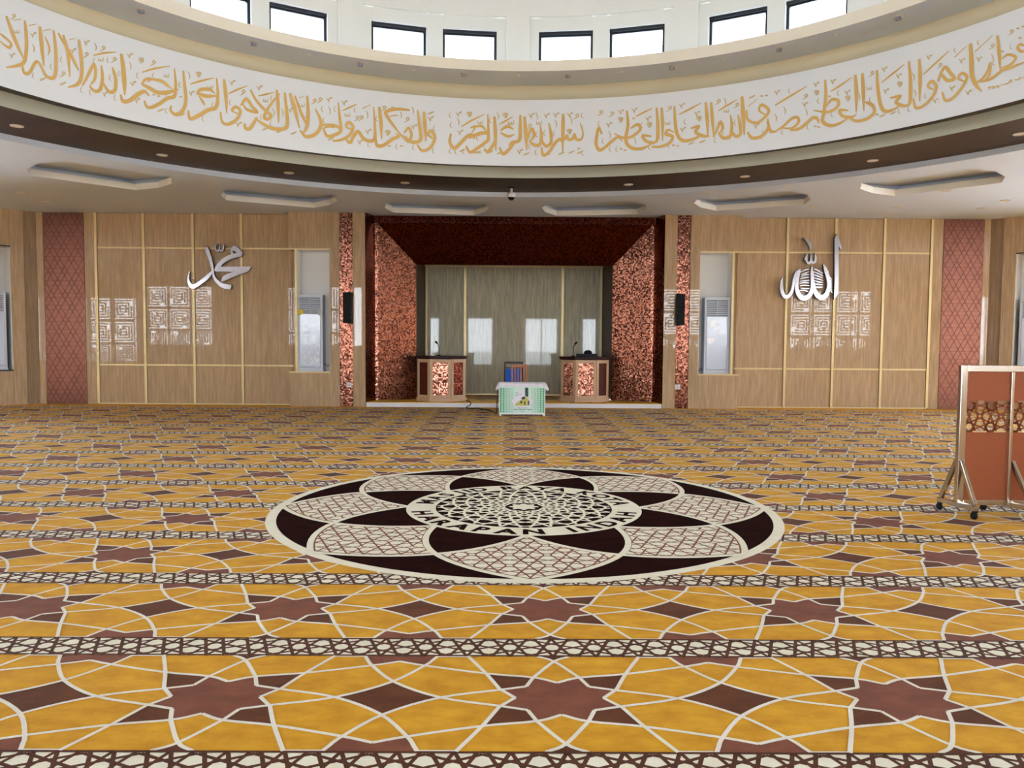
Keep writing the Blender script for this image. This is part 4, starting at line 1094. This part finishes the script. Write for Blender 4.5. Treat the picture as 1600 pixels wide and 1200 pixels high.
S1 = [  # crop at x = 0: (pen width, points); widths ending in .5 are uprights with a full head
 (14, [(-8,205),(20,225),(48,248),(70,275),(58,298),(28,280),(-8,250)]),
 (18.5, [(40,100),(75,200),(112,290),(150,370)]), (18, [(155,128),(164,200),(166,300),(152,385),(110,410),(40,422)]),
 (18.5, [(250,165),(256,230),(266,330),(275,415)]), (16, [(138,400),(152,455),(185,452),(215,400),(236,385),(264,412)]),
 (10, [(280,228),(300,270),(310,310),(300,345)]), (18, [(335,188),(345,260),(351,360),(348,455),(330,488),(290,475),(262,425),(240,390)]),
 (17.5, [(395,218),(425,330),(436,482)]), (17, [(363,205),(420,300),(465,385),(492,440)]), (18, [(495,248),(506,330),(512,450),(490,522),(425,546)]),
 (16, [(515,535),(545,480),(575,420),(590,405),(598,450),(590,500),(565,530)]), (18, [(560,535),(590,568),(625,560),(640,500),(638,450),(634,408)]),
 (18, [(640,510),(680,572),(718,565),(724,500),(712,450),(702,420)]), (21.5, [(758,335),(770,420),(778,520),(780,595)]), (10, [(585,346),(650,332),(728,325)]),
 (20, [(755,590),(768,632),(810,628),(865,588),(905,572),(932,600)]), (21, [(890,528),(930,548),(985,578),(1045,578),(1115,558)]), (17, [(940,494),(1005,505),(1045,532),(1075,555)]), (13, [(885,530),(905,500),(940,492),(925,515)]),
 (18, [(902,630),(925,672),(985,655),(1045,615),(1090,600),(1098,520),(1090,428)]), (18, [(1145,442),(1155,540),(1162,630),(1140,695),(1098,716),(1066,688),(1072,660)]),
 (10, [(888,452),(960,430),(1062,412)]), (20, [(1228,580),(1285,600),(1365,598)]), (17, [(1230,590),(1255,560),(1310,560),(1345,585)]), (14, [(1245,600),(1270,640),(1278,660)]),
 (19, [(1176,690),(1190,742),(1240,722),(1300,688),(1350,670),(1362,590),(1354,488)]), (18.5, [(1400,495),(1411,590),(1417,708)]), (10, [(1188,526),(1260,505),(1338,487)]),
 (16, [(1378,700),(1390,762),(1430,776),(1480,745),(1502,695),(1476,668),(1450,690),(1488,712)]), (16, [(1505,660),(1540,618),(1575,665),(1605,700),(1545,685),(1518,650)]),
 (10, [(1428,586),(1480,562),(1546,536)]), (17, [(1530,770),(1535,800),(1560,805),(1585,770),(1610,730)]), (8, [(85,128),(132,118)]), (8, [(180,160),(228,150)]), (8, [(272,192),(318,182)]), (8, [(435,248),(470,240)])]
S2 = [
 (16, [(-35,560),(0,625),(55,688),(95,722),(72,746),(52,726),(98,645),(150,585)]), (17.5, [(130,562),(138,650),(141,768)]), (19, [(180,578),(190,680),(196,775),(170,806),(100,802),(40,772),(-10,735)]),
 (9, [(15,600),(60,590),(112,577)]), (18.5, [(213,583),(240,670),(272,802)]), (16, [(243,598),(280,700),(318,785)]), (18, [(320,598),(326,700),(318,790),(290,840)]),
 (18, [(275,815),(315,855),(375,835),(405,785),(398,735),(370,680)]), (17, [(420,800),(445,850),(495,842),(530,815),(524,740),(514,638)]), (16, [(408,780),(460,782),(505,790),(530,812)]), (12, [(425,800),(455,790),(490,800)]),
 (16, [(480,882),(540,872),(588,842),(606,792),(580,764),(564,790),(598,812)]), (18, [(560,868),(588,892),(610,852),(638,822),(665,858),(700,880),(742,868),(742,780),(735,668)]),
 (18.5, [(770,668),(780,760),(786,868)]), (18, [(748,865),(758,910),(800,907),(850,872),(890,852),(876,836)]), (17, [(962,688),(885,682),(822,694),(812,712),(850,772),(905,842)]), (7, [(830,730),(865,722),(890,720)]),
 (18, [(900,838),(945,875),(995,890),(1030,868),(1022,780),(1010,688)]), (14, [(925,830),(955,800),(972,845),(950,885),(938,850)]), (18.5, [(1050,698),(1056,790),(1062,885)]),
 (16, [(1008,905),(1040,942),(1090,922),(1118,862),(1096,818),(1074,840),(1106,868)]), (9, [(540,692),(585,672),(632,650)]), (8, [(665,678),(718,655)]), (7, [(270,612),(300,602)])]
S2b = [
 (18, [(1218,835),(1212,890),(1240,926),(1280,892),(1320,852),(1350,842),(1368,868)]), (18, [(1330,862),(1375,842),(1425,830),(1452,842)]), (15, [(1365,795),(1410,788),(1445,828)]), (12, [(1340,800),(1370,790),(1350,830)]),
 (17, [(1312,912),(1340,952),(1390,922),(1432,892),(1452,868),(1452,800),(1448,712)]), (18.5, [(1490,728),(1496,830),(1499,942)]), (17, [(1425,930),(1450,948),(1480,910),(1495,870)]),
 (10, [(1283,792),(1350,752),(1428,714)]), (17, [(1522,920),(1545,962),(1585,930),(1620,890)]), (17, [(1530,815),(1570,790),(1610,808)]), (15, [(1530,830),(1575,852),(1615,840)]), (9, [(1520,778),(1560,755),(1605,728)])]
S3a = [
 (18, [(52,718),(52,800),(46,875),(0,892),(-20,915)]), (18.5, [(78,728),(86,830),(92,938)]), (15, [(95,880),(112,820),(128,808),(138,850),(112,885)]),
 (17, [(108,880),(140,906),(175,902),(184,850),(176,780)]), (17, [(182,870),(210,912),(242,895),(244,840),(230,768)]), (18.5, [(320,712),(319,800),(316,952)]), (17, [(184,920),(195,968),(230,952),(268,895),(302,868),(312,888)]),
 (14, [(300,880),(328,872),(342,848),(352,872),(378,868),(390,842),(402,870),(430,872),(444,835),(426,768)])]
S3 = [
 (17, [(562,838),(542,800),(530,850),(526,900),(545,938),(580,922),(630,878),(662,858),(692,882)]), (16, [(742,802),(785,778),(802,808),(755,850),(700,862),(640,835)]), (18, [(718,692),(725,780),(712,860),(722,905),(765,930),(820,925),(872,900)]),
 (16, [(872,852),(818,848),(836,880),(880,892),(912,880)]), (18, [(903,672),(912,780),(908,870),(885,898)]), (16.5, [(935,672),(941,770),(941,880)]), (10, [(775,728),(825,702),(878,676)]),
 (17, [(872,918),(935,915),(988,890),(1002,852),(962,838),(975,812),(1012,826)]), (18, [(1015,662),(1020,760),(1030,832),(1055,872),(1095,880),(1150,862),(1195,838)]), (17, [(1118,802),(1165,790),(1148,825),(1195,850),(1235,850)]),
 (17.5, [(1210,640),(1220,740),(1224,858)]), (16.5, [(1245,638),(1252,740),(1260,848)]), (11, [(1045,716),(1110,682),(1182,644)]), (15, [(1258,858),(1285,800),(1302,762),(1318,800),(1295,835)]),
 (17, [(1290,828),(1320,862),(1362,852),(1374,790),(1365,718)]), (17, [(1372,820),(1400,852),(1428,835),(1424,770),(1412,718)]), (20.5, [(1437,602),(1446,720),(1452,845)]), (10, [(1290,692),(1350,656),(1408,621)]),
 (15, [(1466,688),(1474,748),(1530,768),(1580,732),(1605,690),(1562,655),(1545,690),(1590,722)]), (17, [(1472,825),(1500,862),(1558,852),(1602,800),(1598,740)]), (9, [(1475,666),(1532,620)])]
S4 = [
 (17, [(-6,755),(18,820),(60,818)]), (15, [(55,815),(95,790),(150,740),(185,735),(190,765),(150,800),(90,800)]), (17, [(140,815),(200,802),(250,762),(282,735),(308,742),(318,772)]), (12, [(45,658),(140,600),(244,538)]),
 (16, [(362,665),(400,622),(440,632),(430,672),(370,700),(285,690)]), (18, [(357,498),(361,600),(350,700),(342,758),(390,786),(450,770),(502,735)]), (15, [(502,690),(448,690),(466,725),(520,732),(552,715)]), (18.5, [(545,468),(553,580),(551,705)]), (18.5, [(590,458),(596,570),(599,695)]),
 (17, [(510,738),(555,756),(620,742),(664,702),(655,662),(618,640),(665,655)]), (18, [(680,438),(686,540),(700,640),(725,692),(770,690),(825,660)]), (16, [(765,612),(825,602),(800,640),(850,662),(888,648)]), (18, [(880,382),(890,500),(888,635),(862,666)]), (18.5, [(945,368),(951,490),(946,635)]),
 (11, [(390,572),(450,535),(524,483)]), (11, [(710,516),(780,460),(852,402)]), (16, [(908,615),(922,672),(970,662),(1030,602),(1052,542),(1022,508),(1000,540),(1038,562)]), (17, [(1062,505),(1085,450),(1108,420),(1135,450),(1165,492),(1120,502),(1085,468),(1065,510)]),
 (11, [(970,466),(1050,392),(1132,318)]), (16, [(1088,575),(1110,628),(1160,608),(1216,542),(1244,482),(1212,458),(1190,490),(1230,510)]), (21.5, [(1264,272),(1272,380),(1276,470),(1300,530),(1336,572)]), (15, [(1288,522),(1340,492),(1376,440),(1388,400),(1384,470),(1345,512)]),
 (17.5, [(1435,222),(1445,330),(1452,442)]), (16, [(1325,512),(1395,492),(1465,440),(1525,420),(1610,385)]), (14, [(1455,372),(1500,342),(1548,358),(1520,400),(1458,424)]), (14, [(1605,285),(1575,278),(1560,300),(1585,322),(1612,318)]), (10, [(1165,358),(1244,288)]), (10, [(1294,322),(1404,222)]),
 (7, [(1372,548),(1390,545),(1378,562)]), (7, [(1398,540),(1418,545),(1400,555)]), (7, [(1424,535),(1444,540),(1426,550)]), (5, [(1455,525),(1460,540)]), (7, [(1468,530),(1500,520),(1520,500),(1524,520)]), (7, [(1540,500),(1570,495),(1575,478)]), (7, [(1580,490),(1612,475)])]
K1 = dict(v=[(75,350),(205,220),(455,320),(540,270),(830,525),(655,590),(855,630),(1195,585),(1450,520),(1490,780),(810,350)],
 c=[(320,415),(210,470),(600,470),(565,575),(510,560),(690,485),(720,610),(745,460),(960,470),(1045,595),(1125,530),(1040,690),(1330,655),(1270,740),(1440,640),(860,470),(385,370),(590,380),(675,375)],
 i=[(210,300),(815,410),(598,290),(1182,470)], w=[(105,195),(630,370),(1040,470),(1315,540)], o=[(540,345),(715,375),(395,465),(1520,580),(645,305),(85,105),(960,395)], b=[(880,378),(1238,465)], s=[(268,495),(395,522),(1005,688),(1140,716),(1450,760)], d=[(962,592),(992,600),(1130,605)])
K2 = dict(v=[(20,552),(455,625),(552,645),(650,890),(700,825),(215,690),(985,795),(1090,745)], c=[(100,610),(35,730),(95,770),(310,740),(415,680),(495,680),(620,685),(425,750),(705,900),(880,915),(985,920),(1115,800),(1110,940),(755,740)],
 i=[(110,700),(165,700),(695,715),(905,715),(980,690),(460,690)], w=[(60,625),(287,655),(572,715)], o=[(365,635),(400,628),(632,742),(658,740),(800,678),(945,750),(850,685)], b=[(820,830)], s=[(235,832),(470,868),(1068,935),(1095,705),(60,805),(150,820)], d=[(835,912),(910,912)])
K2b = dict(v=[(1265,715),(1275,830)], c=[(1215,720),(1220,780),(1385,860),(1425,900),(1465,750),(1215,942),(1250,945),(1298,945)], i=[(1265,760),(1512,722)], w=[(1402,762),(1592,768)], b=[(1330,715),(1555,722)], s=[(1290,940),(1388,950),(1462,950),(1525,955)], d=[(1372,952),(1398,955)])
K3a = dict(v=[(120,725),(215,725),(275,722),(360,720),(48,950)], c=[(60,840),(155,840),(205,830),(110,915),(150,950),(235,950),(440,720),(442,800),(442,955),(265,835)], i=[(155,725),(275,772),(370,750)], w=[(-5,765),(168,765)], o=[(110,792),(405,728)], b=[(355,822)], s=[(310,958),(372,950),(425,952),(90,962)], d=[(418,928)])
K3 = dict(v=[(765,692),(680,702),(605,782),(850,745),(1060,662),(1066,812),(1155,712),(1360,860),(1525,790),(1578,830)], c=[(570,880),(615,930),(655,930),(545,772),(860,920),(980,905),(1082,760),(1230,740),(1320,822),(1395,765),(1270,875),(1560,852),(812,780)],
 i=[(610,842),(768,880),(1332,635)], w=[(972,766),(1340,690)], o=[(625,715),(985,680),(1290,638),(555,708),(1405,660)], b=[(675,748),(855,780),(1165,742)], s=[(820,932),(1122,895),(1500,605),(1190,885)], d=[(682,930),(708,938),(1010,908),(1036,912),(762,740),(1562,600),(1592,597)])
K4 = dict(v=[(55,580),(230,655),(300,530),(405,512),(495,580),(725,435),(735,572),(815,477),(1005,360),(1210,382),(1150,555),(1045,632),(1250,580),(1318,372)], c=[(250,792),(90,822),(315,628),(400,712),(440,580),(640,622),(820,692),(880,680),(985,597),(1520,290),(1412,392),(1170,312),(135,565),(1315,265)],
 i=[(105,690),(240,702),(50,735),(910,480),(920,582),(570,602),(1404,362)], w=[(632,548)], o=[(235,605),(650,462),(1075,412),(1402,292),(1520,202)], b=[(300,580),(495,615),(820,527)], s=[(460,762),(715,722),(782,706)], d=[(296,790),(318,794),(655,722),(682,716),(385,602),(1468,320),(1575,237),(1562,177),(1594,166)])
def inscription(label, groups, x, z):
    b = on_band(x, z); r = thing('inscription', label, 'inscription', (CX+RINS*math.sin(b[0]/RINS), CY+RINS*math.cos(b[0]/RINS), b[1]), None)
    n = 0
    for off, strokes, marks in groups:
        for w, pts in strokes:
            m = MB(); n += 1; pen(m, off, pts, w*1.18, 0, head=(w % 1 > .2), dr=.00006*n); m.build('letter', 'gold_paint', r)
        for t, L_ in marks.items():
            for (x, y) in L_:
                m = MB()
                for q, seg in enumerate(MARKS[t]): pen(m, off, [(x+a, y+b) for a, b in seg], MW[t]*1.2, dr=-.0006-.00006*q)
                m.build('vowel_mark', 'gold_paint_fine', r)
inscription('long gold Arabic inscription on the left half of the white band', [(0, S1, K1), (400, S2, K2)], 300, 130)
inscription('short gold Arabic inscription in the middle of the white band', [(400, S2b, K2b), (800, S3a, K3a)], 805, 220)
inscription('long gold Arabic inscription on the right half of the white band', [(800, S3, K3), (1200, S4, K4)], 1300, 130)

# ---- recessed downlights, sprinklers, camera
ORD = ['leftmost', 'second from the left', 'third from the left', 'fourth from the left', 'fourth from the right', 'third from the right', 'second from the right', 'rightmost']
def downlight(x, y, z, rad, label, group):
    r = thing('downlight', label, 'downlight', (x, y, z), group)
    MB().lathe([(rad, z-.001), (rad*.96, z-.012), (rad*.74, z-.008), (rad*.70, z-.002)], (x, y), 24, flip=True).build('trim_ring', 'lamp_rim', r, True)
    MB().lathe([(rad*.72, z-.003), (0, z-.005)], (x, y), 24, flip=True).build('lens', 'lamp_lens', r)
for k, a in enumerate((-60, -45, -30, -15, 15, 30, 45, 60)):
    downlight(CX+8.77*math.sin(math.radians(a)), CY+8.77*math.cos(math.radians(a)), H+.1, .095, 'small recessed downlight in the dark brown soffit, %s of the soffit lamps' % ORD[k], 'downlights in the dark ring soffit')
GP = 'downlights in the grey ceiling'
for (x, y, lb) in ((-10.43, 17.15, 'nearer one in the left corner'), (-10.47, 18.1, 'just in front of the left copper panel'), (-8.54, 18.1, 'second along the left front wall'), (-6.65, 18.1, 'third along the left front wall'),
                   (6.98, 18.1, 'third along the right front wall'), (8.85, 18.1, 'second along the right front wall'), (10.80, 18.1, 'just in front of the right copper panel'), (10.72, 17.1, 'nearer one in the right corner'), (8.88, 16.07, 'beside the right end tray')):
    downlight(x, y, H, .105, 'flat round downlight in the grey ceiling, '+lb, GP)
SP = [-52, -37.7, -23, -8, 7.3, 22.3, 37, 52]  # angles of the sprinkler heads under the ledge
for k, a in enumerate(SP):
    x, y = CX+7.27*math.sin(math.radians(a)), CY+7.27*math.cos(math.radians(a))
    r = thing('sprinkler', 'small dark sprinkler under the cream ledge, %s' % ORD[k], 'sprinkler', (x, y, ZL), 'dark sprinklers under the ledge')
    MB().lathe([(.075, ZL-.001), (.07, ZL-.012), (.045, ZL-.014), (0, ZL-.014)], (x, y), 18, flip=True).build('flange', 'lamp_rim', r, True)
    MB().lathe([(.045, ZL-.012), (.05, ZL-.05), (.02, ZL-.062), (0, ZL-.062)], (x, y), 16, flip=True).build('nozzle', 'ac_side', r, True)
for k, a in enumerate((-44.5, -30.2, -15.3, 0, 15.2, 29.5, 44.5)):
    x, y = CX+7.27*math.sin(math.radians(a)), CY+7.27*math.cos(math.radians(a))
    o = MB().lathe([(.035, ZL-.001), (.03, ZL-.014), (0, ZL-.018)], (x, y), 14, flip=True).build('pin_light', 'lamp_lens', smooth=True)
    tag(o, 'tiny white pin light under the cream ledge, %s of seven' % (['leftmost', 'second from the left', 'third from the left', 'in the middle', 'third from the right', 'second from the right', 'rightmost'][k]), 'light', 'pin lights under the ledge')
q = at_z(799, 295, H+.1); x, y, z = q.x, 16.63, H+.1
r = thing('security_camera', 'small white dome camera hanging from the dark ring soffit above the mihrab', 'camera', (x, y, z))
MB().lathe([(0, z-.02), (.09, z-.02), (.09, z)], (x, y), 20).build('base', 'metal_black', r)
MB().tube([(x, y, z-.02), (x, y, z-.12)], .025, 10).build('stem', 'white_plastic', r)
MB().lathe([(.02, z-.10), (.085, z-.11), (.085, z-.19), (.075, z-.2)], (x, y), 20).build('housing', 'white_plastic', r, True)
MB().lathe([(.072, z-.195), (.06, z-.235), (.03, z-.26), (0, z-.265)], (x, y), 18).build('dome', 'rubber_black', r, True)
